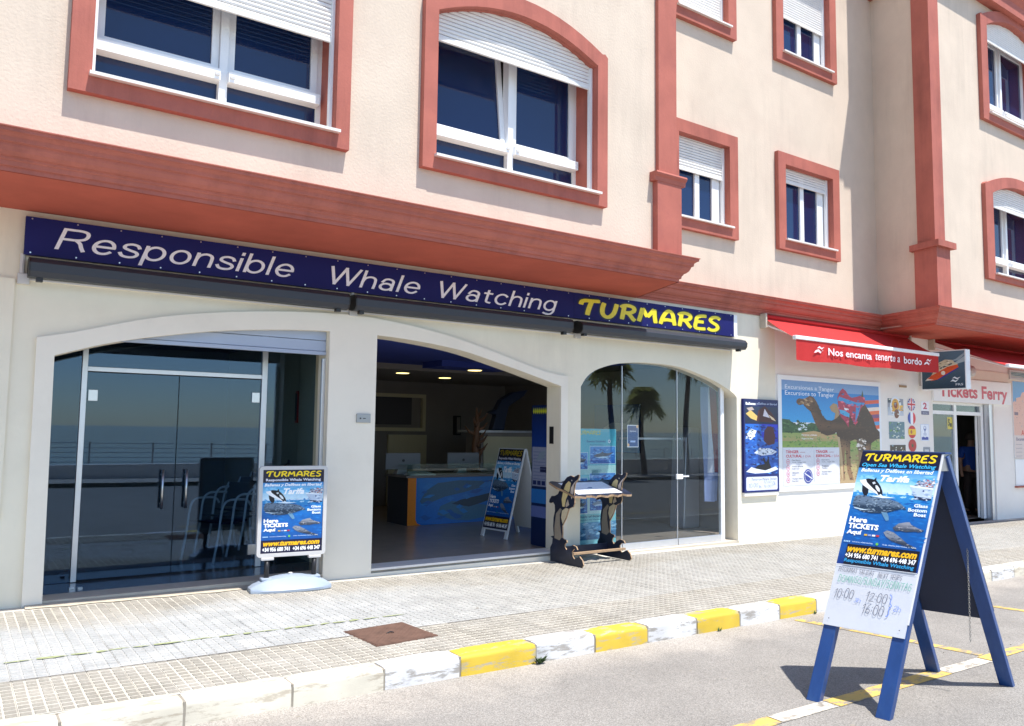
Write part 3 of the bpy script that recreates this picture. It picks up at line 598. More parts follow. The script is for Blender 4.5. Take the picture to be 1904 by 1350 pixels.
cells.sort()
gut = MB(); gut.cur = 0
slope = math.atan(-.0105)
vis = [c for c in cells if -0.1 < c[1]]
near = vis[:290]; nearset = set((c[1], c[2]) for c in near)
for k, (d, x, y) in enumerate(near):
    o = bpy.data.objects.new('paving_tile', tmesh[k % 3]); COL.objects.link(o); o.parent = pave
    po = tuple(pave['o']); o.location = (x-po[0]+rt.uniform(-.001, .001), y-po[1], gz(x)-po[2]+rt.uniform(-.0012, .0012)); o.rotation_euler = (rt.uniform(-.002, .002), -slope, rt.uniform(-.004, .004))
far = MB()
for k, (d, x, y) in enumerate(cells):
    if (x, y) in nearset: continue
    t = tmbs[k % 3]; o = len(far.v); z = gz(x)
    far.v += [(a+x, b+y, c+z-.0105*a) for a, b, c in t.v]; far.f += [[q+o for q in f] for f in t.f]; far.mi += t.mi; far.col += t.col
ft = far.build('paving_tiles', [M['pad'], M['groove']], pave); ft['kind'] = 'stuff'
# moss joint and seam, weeds
rm = random.Random(9)
mb = MB(); x = -.5
while x < 3.9:
    w = rm.uniform(.05, .22)
    if rm.random() < .72 or x > 1.0:
        h = rm.uniform(.014, .045)
        if not (x > 3.2 and rm.random() < .5):
            ya, yb = 6.17+rm.uniform(-.008, .008), 6.17+rm.uniform(-.008, .008)
            mb.add([(x, ya-h/2, gz(x)+.007), (x+w/2, yb-h/2, gz(x)+.007), (x+w, yb, gz(x)+.006), (x+w/2, yb+h/2, gz(x)+.0085), (x, ya+h/2, gz(x)+.007)], [(0, 1, 2, 3, 4)])
    x += w+rm.uniform(0, .03)
M['moss'] = mat('dry_moss', (.30, .33, .17), .95, var=.3, vscale=30)
ms = mb.build('moss', M['moss']); tag(ms, 'thin line of dry green moss along a pavement joint', 'moss', kind='stuff')
q = MB(); q.add([(-.8, 5.716, gz(-.8)+.0052), (4.6, 5.716, gz(4.6)+.0052), (4.6, 5.729, gz(4.6)+.0052), (-.8, 5.729, gz(-.8)+.0052)], [(0, 1, 2, 3)])
M['joint'] = mat('dark_joint_dirt', (.16, .15, .14), .95, var=.3, vscale=20)
q.build('expansion_joint', M['joint'], pave)
q = MB(); n = 24
for k in range(n):
    a, b = lerp(.62, 3.26, k/n), lerp(.62, 3.26, (k+1)/n); ya, yb = 7.86+.015*math.sin(k*1.7), 7.86+.015*math.sin((k+1)*1.7)
    q.add([(a, ya, gz(a)+.003), (b, yb, gz(b)+.003), (b, 8.0, gz(b)+.022), (a, 8.0, gz(a)+.022)], [(0, 1, 2, 3)])
M['apron'] = mat('pale_cement_apron', (.50, .44, .34), .9, var=.12, vscale=7, bump=.2)
q.build('cement_apron', M['apron'], pave)
# kerb stones
kerb = MB().box(-40, 60, 4.90, 5.02, -.9, -.6)
ke = thing('kerb', (0, 0, 0), None, None); ke['kind'] = 'structure'
joints = [-2.5, -1.9, -1.28, -.66, -.05, .57, 1.186, 1.808, 2.42, 2.995, 3.648, 4.219, 4.786, 5.368, 5.931, 6.5, 7.07, 7.66]
while joints[-1] < 24: joints.append(joints[-1]+.6)
rk = random.Random(2)
pat = {5: 'kerb_b', 6: 'kerb_b', 7: 'kerb_b', 8: 'kerb_w', 9: 'kerb_y', 10: 'kerb_w', 11: 'kerb_y', 12: 'kerb_w', 13: 'kerb_y', 14: 'kerb_w', 15: 'kerb_y', 16: 'kerb_w'}
for i in range(len(joints)-1):
    a, b = joints[i]+.007, joints[i+1]-.007
    mk = M[pat.get(i, 'kerb_b' if i < 5 else ('kerb_w' if (i % 2 == 0 and i < 24) else 'kerb_b' if i > 20 else 'kerb_y'))]
    z0 = gz((a+b)/2); dz = rk.uniform(-.004, .004); yj = KY+rk.uniform(-.005, .005)
    s = MB(); n = 7; L = []
    prof = [(0, -.30), (0, -.032), (.004, -.018), (.012, -.007), (.025, -.001), (.17, .0), (.17, -.30)]
    vs = []; 
    for k in range(n):
        t = k/(n-1); xx = lerp(a, b, t); e = .006 if k in (0, n-1) else 0
        for (py, pz) in prof:
            jx = rk.uniform(-.0025, .0025)
            yy = yj+py+jx+(e if py < .1 else 0); zz = gz(xx)+dz+pz-(e if pz > -.1 else 0)+rk.uniform(-.0015, .0015)
            if py > .1: yy = 5.03
            vs.append((xx, yy, zz))
    m_ = len(prof); fs = [(k*m_+j, (k+1)*m_+j, (k+1)*m_+j+1, k*m_+j+1) for k in range(n-1) for j in range(m_-1)]
    fs += [tuple(range(m_)), tuple((n-1)*m_+j for j in reversed(range(m_)))]
    s.add(vs, fs); s.build('kerb_stone', mk, ke, auto=True)
MB().box(-5, 24, 4.872, 5.03, -.6, -.2).build('kerb_bed', M['concrete'], ke)
jm = MB()
for xx in joints[3:24]: jm.box(xx-.008, xx+.008, KY+.008, 5.0, -.3, gz(xx)-.008)
jm.build('mortar', M['concrete'], ke)
# road paint
def strip(name, pts, w, m_, up=.004):
    b = MB(); pts = [Vector((p[0], p[1], 0)) for p in pts]; n = len(pts); L = []; 
    for i, p in enumerate(pts):
        t = (pts[min(i+1, n-1)]-pts[max(i-1, 0)]).normalized(); q = Vector((-t.y, t.x, 0))*w/2
        a, c = p+q, p-q; L += [(a.x, a.y, gz(a.x)-.14+up), (c.x, c.y, gz(c.x)-.14+up)]
    b.add(L, [(2*i, 2*i+1, 2*i+3, 2*i+2) for i in range(n-1)]); o = b.build(name, m_); tag(o, kind='structure'); return o
strip('road_marking', [(3.3, 3.16), (4.16, 3.155)], .12, M['line_y'])
strip('road_marking', [(4.17, 3.155), (4.72, 3.15)], .12, M['line_w'])
strip('road_marking', [(4.73, 3.15), (6.10, 3.14)], .13, M['line_y'])
strip('road_marking', [(6.11, 3.14), (6.72, 3.135)], .12, M['line_w'])
strip('road_marking', [(6.62, 4.76), (6.75, 4.0), (6.86, 3.22)], .10, M['line_y'])
strip('road_marking', [(6.74, 3.15), (8.2, 3.15), (16, 3.1)], .11, M['line_y'], .0045)
strip('road_marking', [(8.9, 4.75), (9.15, 3.2)], .10, M['line_y'])
strip('road_marking', [(11.3, 4.75), (11.6, 3.2)], .10, M['line_y'])
# opposite side of the street: promenade, railing, palms, beach and sea (seen in the glass)
sheet('promenade', -40, 60, -14.0, -7.0, -.02, M['prom'])
sheet('beach', -60, 90, -40.0, -14.0, -1.0, M['sand'])
b = MB(); b.add([(-3000, -3000, -1.6), (3000, -3000, -1.6), (3000, -38, -1.6), (-3000, -38, -1.6)], [(0, 1, 2, 3)]); tag(b.build('sea', M['sea']), kind='structure')
b = MB(); b.add([(-3000, -39, -2.2), (3000, -39, -2.2), (3000, 3000, -2.2), (-3000, 3000, -2.2)], [(0, 1, 2, 3)]); tag(b.build('ground', M['sand']), kind='structure')
ra = thing('railing', (10, -13, gz(10)), 'long promenade railing with thin horizontal rails across the street', 'railing')
for i in range(-8, 24): MB().box(i*2-.03, i*2+.03, -13.03, -12.97, gz(i*2)-.02, gz(i*2)+1.0).build('post', M['steel'], ra)
for k in range(6): MB().tube([(-16, -13, gz(-16)+.15+k*.16), (46, -13, gz(46)+.15+k*.16)], .012, 6).build('rail', M['steel'], ra)
pw = MB().box(-40, 60, -9.4, -9.0, -.7, gz(0)+.35); tag(pw.build('parapet_wall', M['white_wall']), 'low white seafront wall across the street', 'wall')
def palm(x, y, h, seed, lab):
    r_ = random.Random(seed); t = thing('palm_tree', (x, y, gz(x)), lab, 'palm tree', 'palms along the seafront')
    pts = [(x+.12*math.sin(i*.6+seed), y, gz(x)-.02+h*i/8) for i in range(9)]
    MB().tube(pts, [.13-.004*i for i in range(9)], 10).build('trunk', M['trunk'], t)
    c = Vector(pts[-1]); f = MB()
    for k in range(56):
        az = r_.uniform(0, 2*PI); el = r_.uniform(-.5, 1.25); L = r_.uniform(.55, .85); d = Vector((math.cos(az)*math.cos(el), math.sin(az)*math.cos(el), math.sin(el))); sd = d.cross(Vector((0, 0, 1))).normalized()
        p = c.copy(); prev = None
        for i in range(9):
            tt = i/8; q = c+d*L*tt+Vector((0, 0, -.5*tt*tt))
            if i > 1:
                for sgn in (-1, 1):
                    l2 = .42*(1-abs(tt-.6)); e = q+sd*sgn*l2+d*.25+Vector((0, 0, -.2*tt)); f.add([tuple(q-d*.05), tuple(q+d*.1), tuple(e)], [(0, 1, 2)])
            if prev is not None: f.add([tuple(prev-sd*.015), tuple(prev+sd*.015), tuple(q)], [(0, 1, 2)])
            prev = q
    for k in range(24):
        az = r_.uniform(0, 2*PI); q = c+Vector((math.cos(az)*.32, math.sin(az)*.32, -.1)); f.add([tuple(q), tuple(q+Vector((.06, .04, 0))), tuple(c+Vector((math.cos(az)*.42, math.sin(az)*.42, -r_.uniform(.6, 1.2))))], [(0, 1, 2)])
    o = f.build('crown', M['palm'], t); o['kind'] = 'stuff'
palm(21.9, -8.0, 4.4, 1, 'tall fan palm mirrored in the glass left of the door joint')
palm(24.2, -8.6, 3.3, 2, 'shorter leaning palm mirrored in the middle glass panel')
palm(26.6, -8.3, 5.0, 3, 'tall palm mirrored in the right glass panel')

# ================================================================== BUILDING
bld = thing('apartment_building', (0, 0, 0), 'long peach stucco apartment building with terracotta trim and arched ground floor shops', 'building')
ARCH_IN = [(.72, 2.26), (1.15, 2.40), (1.59, 2.50), (2.18, 2.60), (2.9, 2.665), (3.5, 2.68), (4.1, 2.665), (4.82, 2.59), (5.42, 2.46), (5.95, 2.33), (6.34, 2.23)]
AI = smooth_line(ARCH_IN, 4)
def clip(pts, a, b):
    out = []
    for i in range(len(pts)-1):
        p, q = pts[i], pts[i+1]
        for xx in (a, b):
            if p[0] < xx < q[0]: out.append((xx, lerp(p[1], q[1], (xx-p[0])/(q[0]-p[0]))))
        if a <= q[0] <= b and q not in out: out.append(q)
    if a <= pts[0][0] <= b: out.insert(0, pts[0])
    return sorted(set(out))
A1 = [(.75, -.3)]+clip(AI, .7201, 3.24)[:0]+[(.73, 2.26)]+clip(AI, .74, 3.24)+[(3.24, -.3)]
A2 = [(3.78, -.3)]+clip(AI, 3.78, 6.34)+[(6.34, -.3)]
A3l = smooth_line([(6.69, 2.24), (6.80, 2.38), (7.0, 2.49), (7.36, 2.58), (7.86, 2.62), (8.5, 2.60), (9.0, 2.50), (9.35, 2.40), (9.66, 2.27), (9.75, 2.20)], 4)
A3 = [(6.69, -.3)]+A3l+[(9.75, -.3)]
FD = [(15.45, -.3), (15.45, 2.33), (17.9, 2.33), (17.9, -.3)]
gw = MB().wall([(-4, -.6), (-4, 3.62), (10.68, 3.62), (10.68, -.6)], [A1, A2, A3], 8.0, 8.26)
gw.build('ground_floor_wall', M['cream'], bld)
MB().wall([(10.68, -.6), (10.68, 3.62), (24, 3.62), (24, -.6)], [FD], 8.0, 8.26).build('ground_floor_wall', M['white_wall'], bld, )
# raised flat moulding round arches one and two
OUT = smooth_line([(.59, 2.41), (.88, 2.48), (1.59, 2.68), (2.43, 2.81), (3.3, 2.87), (3.91, 2.85), (4.67, 2.745), (5.3, 2.60), (5.8, 2.47), (6.15, 2.39), (6.45, 2.36)], 4)
MB().wall([(.60, .1)]+OUT+[(6.45, .05)], [[(p[0], max(p[1], .13)) for p in A1], [(p[0], max(p[1], .13)) for p in A2]], 7.965, 8.002).build('arch_moulding', M['cream2'], bld)
A3o = smooth_line([(9.55, 2.52), (9.7, 2.40), (9.9, 2.30)], 3)
MB().box(-4, .405, 7.975, 8.001, .88, 2.9).build('wall_panel', M['cream'], bld)
MB().box(-4, .75, 7.985, 8.001, -.2, .125).build('plinth', M['concrete'], bld)
# bay, recess and right bay upper walls
def rect_hole(x0, x1, z0, z1): return [(x0, z0), (x0, z1), (x1, z1), (x1, z0)]
def arch_hole(x0, x1, z0, zs, za, n=14):
    pts = [(x0, z0)]
    for i in range(n+1):
        t = i/n; pts.append((lerp(x0, x1, t), zs+(za-zs)*(1-(2*t-1)**2)))
    return pts+[(x1, z0)]
BY = 6.82
W1 = dict(x0=.755, x1=2.735, z0=4.36, zs=5.84, za=6.10); W2 = dict(x0=3.78, x1=5.87, z0=4.36, zs=5.84, za=6.10)
Wz = dict(x0=-2.3, x1=-.3, z0=4.36, zs=5.84, za=6.10)
up_h = [arch_hole(w['x0'], w['x1'], w['z0'], w['zs'], w['za']) for w in (Wz, W1, W2)]
up_h += [arch_hole(w['x0'], w['x1'], w['z0']+3.1, w['zs']+3.1, w['za']+3.1) for w in (Wz, W1, W2)]
TOP = 13.2
MB().wall([(-6, 3.56), (-6, TOP), (7.16, TOP), (7.16, 3.56)], up_h, BY, BY+.4).build('bay_wall', M['stucco'], bld)
MB().hexa([(7.02, BY+.01, 3.56), (7.155, BY+.01, 3.56), (7.60, 8.05, 3.56), (7.45, 8.05, 3.56)], [(7.02, BY+.01, TOP), (7.155, BY+.01, TOP), (7.60, 8.05, TOP), (7.45, 8.05, TOP)]).build('bay_side_wall', M['stucco'], bld)
SW = [dict(x0=8.45, x1=9.56, z0=4.79, z1=6.03), dict(x0=10.93, x1=12.23, z0=4.81, z1=6.04), dict(x0=8.45, x1=9.56, z0=7.96, z1=9.4), dict(x0=10.93, x1=12.23, z0=7.96, z1=9.4)]
MB().wall([(7.5, 3.56), (7.5, TOP), (13.75, TOP), (13.75, 3.56)], [rect_hole(w['x0'], w['x1'], w['z0'], w['z1']) for w in SW], 8.0, 8.38).build('recess_wall', M['stucco'], bld)
RW = [dict(x0=15.38, x1=17.75, z0=4.62, zs=6.10, za=6.36), dict(x0=15.38, x1=17.75, z0=7.62, zs=9.30, za=9.60)]
rh = [arch_hole(w['x0'], w['x1'], w['z0'], w['zs'], w['za']) for w in RW]
MB().wall([(13.52, 3.56), (13.52, TOP), (26, TOP), (26, 3.56)], rh, BY, BY+.4).build('right_bay_wall', M['stucco'], bld)
MB().hexa([(13.34, BY+.002, 3.56), (13.5, BY+.002, 3.56), (13.82, 8.05, 3.56), (13.66, 8.05, 3.56)], [(13.34, BY+.002, TOP), (13.5, BY+.002, TOP), (13.82, 8.05, TOP), (13.66, 8.05, TOP)]).build('right_bay_side_wall', M['stucco'], bld)
MB().box(-6, 26, 8.3, 14.6, TOP-.3, TOP-.1).build('roof', M['concrete'], bld)
for xx in (-6, 25.9): MB().box(xx, xx+.1, 8.27, 14.6, -.5, TOP-.3).build('end_wall', M['stucco'], bld)
MB().box(-6, 26, 14.6, 14.7, -.5, TOP-.3).build('rear_wall', M['stucco'], bld)
MB().box(-6, 26, 8.3, 14.6, 3.0, 3.5).build('floor_slab', M['concrete'], bld)
# soffits under the bays
MB().prism([(-6, 6.83), (7.235, 6.83), (7.66, 8.0), (-6, 8.0)], 3.503, 3.6, 'z').build('soffit', M['soffit'], bld)
MB().prism([(13.34, 6.83), (26, 6.83), (26, 8.0), (13.69, 8.0)], 3.503, 3.6, 'z').build('soffit', M['soffit'], bld)
# cornice: moulded profile swept round the bays with mitres
CP = [(.0, 3.50), (.0, 3.535), (.022, 3.54), (.028, 3.572), (.042, 3.580), (.046, 3.598), (.07, 3.603), (.098, 3.625), (.115, 3.655), (.120, 3.678), (.145, 3.684), (.150, 3.715), (.175, 3.735), (.198, 3.742), (.200, 3.765), (.212, 3.770), (.212, 3.778), (-.02, 3.80)]
def sweep(plan, prof, name, m_, parent, dz=0):
    n = len(plan); b = MB(); vs = []
    for i, p in enumerate(plan):
        p = Vector(p); ns = []
        if i > 0: d = (p-Vector(plan[i-1])).normalized(); ns.append(Vector((d.y, -d.x)))
        if i < n-1: d = (Vector(plan[i+1])-p).normalized(); ns.append(Vector((d.y, -d.x)))
        if len(ns) == 2: mm = (ns[0]+ns[1]).normalized(); mm = mm/max(.3, mm.dot(ns[0]))
        else: mm = ns[0]
        for o_, z in prof: q = p+mm*o_; vs.append((q.x, q.y, z+dz))
    k = len(prof); fs = [(i*k+j, (i+1)*k+j, (i+1)*k+j+1, i*k+j+1) for i in range(n-1) for j in range(k-1)]
    b.add(vs, fs); return b.build(name, m_, parent, auto=False)
sweep([(-6, 6.8), (7.24, 6.8), (7.665, 7.985), (13.69, 7.985), (13.335, 6.8), (26, 6.8)], CP, 'cornice', M['terra'], bld)
sweep([(13.72, 8.0), (13.335, 6.8), (26, 6.8)], [(-.05, 9.72), (.16, 9.72), (.16, 9.95), (.24, 10.05), (.24, 10.15), (-.05, 10.2)], 'upper_cornice', M['terra'], bld)
sweep([(7.24, 6.8), (7.655, 7.96)], [(-.02, 3.75), (.0, 3.75), (.0, 3.8), (-.02, 3.8)], 'cornice_fillet', M['terra'], bld)
# pilasters with cap and wider foot
def pilaster(xa, xb, side, zt, zf0, label):
    f = MB(); w = .0
    pil = MB().box(xa, xb, 6.765, BY+.05, zt, TOP-.2).build('pilaster', M['terra'], bld)
    pil2 = MB().box(xa-.05, xb+.05, 6.735, BY+.05, zf0, zt-.1).build('base_block', M['terra'], pil)
    MB().prism([(6.70, zt-.03), (6.69, zt-.01), (6.70, zt+.012), (BY+.05, zt+.012), (BY+.05, zt-.1), (6.73, zt-.1), (6.72, zt-.05)], xa-.10, xb+.11, 'x').build('capital', M['terra'], pil)
    return pil
p1 = pilaster(6.86, 7.17, 0, 4.775, 3.775, '')
# corner pilaster on the right bay wraps the corner
pr = MB(); sx_, sy_ = .312, 1.2
def corner(xa0, out, d, z0, z1, w=.31):
    ux, uy = .257, .966           # direction of the splayed side going back
    A = Vector((13.33-out*.93, 6.8-out)); Bq = A+Vector((w+out*2, 0)); Cc = A+Vector((ux, uy))*d
    return MB().prism([(A.x, A.y), (Bq.x, A.y), (Bq.x, BY+.06), (Cc.x+.2, Cc.y), (Cc.x, Cc.y)], z0, z1, 'z')
pil = corner(0, .045, .36, 4.9, TOP-.2, .24).build('pilaster', M['terra'], bld)
corner(0, .085, .46, 3.775, 4.8, .27).build('base_block', M['terra'], pil)
corner(0, .15, .60, 4.8, 4.905, .29).build('capital', M['terra'], pil)

# ------------------------------------------------------------------ windows
def surround(ho, hi, y0, y1, win):
    MB().wall(ho, [hi], y0, y1).build('surround', M['terra'], win)
def slats(x0, x1, z0, z1, y, win, arch=None, pitch=.042):
    b = MB(); z = z0
    b.box(x0, x1, y-.012, y+.012, z0-.03, z0+.006)
    while z < z1:
        a, c = x0, x1
        if arch:
            zs, za = arch; t = (z-zs)/(za-zs)
            if t > 0:
                h = math.sqrt(max(0, 1-min(t, 1)))*.5; m_ = (x0+x1)/2; a, c = m_-h*(x1-x0)-.04, m_+h*(x1-x0)+.04; a = max(a, x0); c = min(c, x1)
        if c-a > .05:
            b.prism([(y+.004, z+.002), (y-.004, z+.006), (y-.0085, z+pitch*.5), (y-.004, z+pitch-.006), (y+.004, z+pitch-.002)], a, c, 'x')
        z += pitch
    o = b.build('roller_shutter', M['slat'], win); o['kind'] = 'stuff'; return o
def frame_rect(b, x0, x1, z0, z1, w, y0, y1):
    b.box(x0, x0+w, y0, y1, z0, z1); b.box(x1-w, x1, y0, y1, z0, z1); b.box(x0+w, x1-w, y0, y1, z1-w, z1); b.box(x0+w, x1-w, y0, y1, z0, z0+w)
def bay_window(w, zsh, out, yw=BY, dz=0, label=None, tilt=False, transom=True):
    x0, x1, z0, zs, za = w['x0'], w['x1'], w['z0'], w['zs'], w['za']
    xm = (x0+x1)/2+.07; yf = yw+.31; b = MB()
    b.box(x0, x0+.05, yf, yf+.06, z0, zs+.1); b.box(x1-.05, x1, yf, yf+.06, z0, zs+.1)      # outer frame
    b.box(x0+.05, x1-.05, yf, yf+.06, z0, z0+.035); b.box(x0+.05, xm-.035, yf-.10, yf+.06, z0+.32, z0+.415); b.box(xm+.035, x1-.05, yf-.10, yf+.06, z0+.32, z0+.415)
    b.box(xm-.035, xm+.035, yf-.05, yf+.06, z0+.035, zs+.1)
    b.box(x0+.05, xm-.035, yf, yf+.06, zs+.04, zs+.1); b.box(xm+.035, x1-.05, yf, yf+.06, zs+.04, zs+.1)
    win = b.build('window', M['pvc'], bld); 
    # guide rails of the shutter in front of the frame
    for xa_ in (x0+.003, x1-.03): MB().box(xa_, xa_+.027, yw+.02, yw+.075, z0+.02, zs).build('shutter_rail', M['pvc'], win)
    for k, (a, c) in enumerate(((x0+.05, xm-.035), (xm+.035, x1-.05))):
        s = MB(); zt = zs+.04; zb = z0+.415; fw_ = .062; ang = 0
        frame_rect(s, a+.003, c-.003, zb, zt, fw_, yf-.012, yf+.045)
        gm = MB().box(a+fw_, c-fw_, yf+.015, yf+.022, zb+fw_-.01, zt-fw_+.01)
        sash = None
        if tilt and k == 0:
            # tilted inwards at the top: hinged along its lower edge
            Mx = Matrix.Translation((0, yf, zb)) @ Matrix.Rotation(R(-7), 4, 'X') @ Matrix.Translation((0, -yf, -zb)); s.xform(Mx); gm.xform(Mx)
        sash = s.build('sash', M['pvc'], win); gm.build('pane', M['pane'], sash) if False else gm.build('pane', M['pane'], win)
        MB().box(a-.002, c+.002, yf+.025, yf+.032, z0+.03, z0+.325).build('pane', M['pane'], win)
        hx = c-.05 if k == 0 else a+.01
        MB().box(hx, hx+.04, yf-.112, yf-.10, z0+.35, z0+.372).build('hinge', M['greypl'], win)
    MB().box(x0-.03, x1+.02, yf+.066, yf+.08, z0-.1, za+.05).build('dark_backing', M['black'], win) if False else None
    MB().box(x0-.02, x1+.03, yw-.125, yf+.01, z0-.028, z0-.002).build('sill', M['marble'], win)
    slats(x0+.012, x1-.012, zsh, za+.02, yw+.05, win)
    xo, xc, zb = out
    ho = arch_hole(xo, xc, zb, zs+.16, za+.20)
    ho = [(xo, zb), (xo, zs+.13), (xo+.04, zs+.165)]+arch_hole(xo+.08, xc-.08, zb, zs+.155, za+.185)[1:-1]+[(xc-.04, zs+.165), (xc, zs+.13), (xc, zb)]
    MB().wall(ho, [arch_hole(x0, x1, z0-.03, zs, za)], yw-.075, yw+.002).build('surround', M['terra'], win)
    # painted reveal
    rv = MB(); hp = arch_hole(x0, x1, z0-.03, zs, za); hq = arch_hole(x0+.004, x1-.004, z0-.026, zs-.004, za-.004); n = len(hp)
    rv.wall(arch_hole(x0+.001, x1-.001, z0-.029, zs-.001, za-.001), [hq], yw, yw+.385).build('reveal', M['terra'], win)
    return win
bay_window(W1, 5.255, (.60, 2.87, 4.20))
bay_window(W2, 5.62, (3.63, 6.02, 4.21), tilt=True)
bay_window(Wz, 5.4, (-2.45, -.15, 4.20))
bay_window(RW[0], 5.93, (15.10, 18.0, 4.49))
bay_window(RW[1], 9.12, (15.14, 18.0, 7.45))
for w in (W1, W2): bay_window(dict(w, z0=w['z0']+3.1, zs=w['zs']+3.1, za=w['za']+3.1), 8.6, (w['x0']-.15, w['x1']+.15, 7.3))
def small_window(w, zsh, label=None):
    x0, x1, z0, z1 = w['x0'], w['x1'], w['z0'], w['z1']; yf = 8.10; xm = x0+(x1-x0)*.50
    b = MB(); frame_rect(b, x0, x1-.0, z0, z1, .05, yf, yf+.05); b.box(xm-.05, xm+.05, yf-.01, yf+.05, z0+.05, z1-.05); b.box(x1-.22, x1-.05, yf-.005, yf+.05, z0+.05, z1-.05); b.box(x0+.05, x0+.12, yf-.005, yf+.05, z0+.05, z1-.05)
    win = b.build('window', M['pvc'], bld)
    MB().box(x0+.12, xm-.05, yf+.02, yf+.03, z0+.03, z1-.03).build('pane', M['pane'], win); MB().box(xm+.05, x1-.22, yf+.02, yf+.03, z0+.03, z1-.03).build('pane', M['pane'], win)
    MB().box(x0+.003, x0+.03, 8.03, 8.08, z0+.02, z1).build('shutter_rail', M['pvc'], win); MB().box(x1-.045, x1-.003, 8.03, 8.08, z0+.02, z1).build('shutter_rail', M['pvc'], win)
    MB().box(x0-.03, x1+.05, 7.88, yf+.01, z0-.03, z0-.004).build('sill', M['marble'], win)
    slats(x0+.03, x1-.045, zsh, z1, 8.055, win)
    MB().wall(rect_hole(x0-.19, x1+.19, z0-.185, z1+.19), [rect_hole(x0, x1, z0-.03, z1)], 7.925, 8.002).build('surround', M['terra'], win)
    MB().wall(rect_hole(x0+.001, x1-.001, z0-.029, z1-.001), [rect_hole(x0+.004, x1-.004, z0-.026, z1-.004)], 8.0, 8.37).build('reveal', M['terra'], win)
small_window(SW[0], 5.55); small_window(SW[1], 5.82); small_window(SW[2], 8.0); small_window(SW[3], 8.66)
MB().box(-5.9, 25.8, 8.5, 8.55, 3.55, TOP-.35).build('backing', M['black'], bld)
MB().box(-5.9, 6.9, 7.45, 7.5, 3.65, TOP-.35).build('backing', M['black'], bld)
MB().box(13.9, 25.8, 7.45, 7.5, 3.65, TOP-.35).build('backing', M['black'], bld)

# ------------------------------------------------------------------ arch one: recessed glass doors
MB().box(.75, 3.24, 7.99, 8.27, -.1, .168).build('threshold', M['thresh'], bld)
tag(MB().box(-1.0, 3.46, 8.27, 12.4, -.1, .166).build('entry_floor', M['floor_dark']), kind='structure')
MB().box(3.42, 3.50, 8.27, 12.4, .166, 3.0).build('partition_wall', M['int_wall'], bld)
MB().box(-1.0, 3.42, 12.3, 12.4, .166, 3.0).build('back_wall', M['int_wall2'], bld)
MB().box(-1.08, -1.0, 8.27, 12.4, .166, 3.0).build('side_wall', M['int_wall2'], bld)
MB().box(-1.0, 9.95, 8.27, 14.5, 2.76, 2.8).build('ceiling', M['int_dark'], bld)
DY = 8.8
gd = thing('glass_entrance', (1.9, DY, .166), 'dark tinted glass double doors in a silver frame under the left arch', 'glass door')
for xa, xb in ((1.045, 1.095), (2.80, 2.86)): MB().box(xa, xb, DY-.03, DY+.03, .17, 2.76).build('post', M['alu'], gd, bevel=.003)
MB().box(1.095, 2.80, DY-.025, DY+.025, 2.19, 2.235).build('transom', M['alu'], gd, bevel=.003)
MB().box(1.097, 1.945, DY-.006, DY+.006, .185, 2.18).build('door', M['glassdoor'], gd)
MB().box(1.953, 2.798, DY-.006, DY+.006, .185, 2.18).build('door', M['glassdoor'], gd)
MB().box(1.097, 2.798, DY-.006, DY+.006, 2.237, 2.755).build('transom_pane', M['glassdoor'], gd)
MB().box(.5, 1.043, DY-.006, DY+.006, .17, 2.755).build('side_pane', M['glassdoor'], gd)
MB().box(2.862, 3.415, DY-.006, DY+.006, .17, 2.755).build('side_pane', M['glassdoor'], gd)
for xx in (1.82, 2.05): 
    h = MB(); h.tube([(xx, DY-.07, .83), (xx, DY-.07, 1.22)], .013, 10); h.tube([(xx, DY-.07, .88), (xx, DY, .88)], .008, 8); h.tube([(xx, DY-.07, 1.17), (xx, DY, 1.17)], .008, 8)
    h.build('door_handle', M['steel'], gd, smooth=True)
for xx, zz in ((1.11, 1.90), (2.70, 1.93), (2.72, .30)): MB().box(xx, xx+.085, DY-.022, DY+.022, zz, zz+.11).build('hinge', M['steel'], gd, bevel=.003)
for xx in (1.0, 1.07): MB().box(xx, xx+.04, 8.42, 8.47, .167, .18).build('floor_lock', M['steel'], gd)
# roller shutter box at the top of the arch
sb = thing('roller_shutter_box', (2.4, 8.2, 2.5), 'silver roller shutter curled up at the top right of the left arch', 'roller shutter')
for k in range(2): MB().box(1.2, 3.238, 8.06+.0, 8.09, 2.47+k*.115, 2.58+k*.115).build('shutter_slat', M['shut'], sb, bevel=.004)
MB().box(1.2, 3.238, 8.05, 8.10, 2.43, 2.467).build('bottom_bar', M['shut'], sb, bevel=.004)
MB().box(3.20, 3.238, 8.055, 8.10, .17, 2.395).build('guide_rail', M['alu'], sb, bevel=.004)
# fire extinguisher and plaque
fe = thing('fire_extinguisher', (3.36, 9.35, 1.0), 'small red fire extinguisher on the wall behind the poster stand', 'fire extinguisher')
MB().lathe([(.02, .86), (.065, .875), (.07, .9), (.07, 1.16), (.055, 1.2), (.025, 1.22)], (3.34, 9.35, 0), 14).build('cylinder', M['red'], fe, smooth=True)
MB().tube([(3.34, 9.35, 1.22), (3.34, 9.33, 1.27), (3.31, 9.28, 1.28), (3.30, 9.26, 1.22)], .012, 8).build('valve_handle', M['black'], fe)
MB().tube([(3.33, 9.33, 1.25), (3.25, 9.3, 1.2), (3.25, 9.3, 1.0)], .009, 6).build('hose', M['black'], fe)
ws = thing('wall_plaque', (3.41, 9.4, 1.8), 'narrow dark red vertical plaque on the yellowish wall', 'plaque')
MB().box(3.40, 3.418, 9.30, 9.37, 1.72, 2.10).build('board', M['red'], ws); MB().box(3.392, 3.401, 9.315, 9.355, 1.75, 2.07).build('face', M['int_dark'], ws)
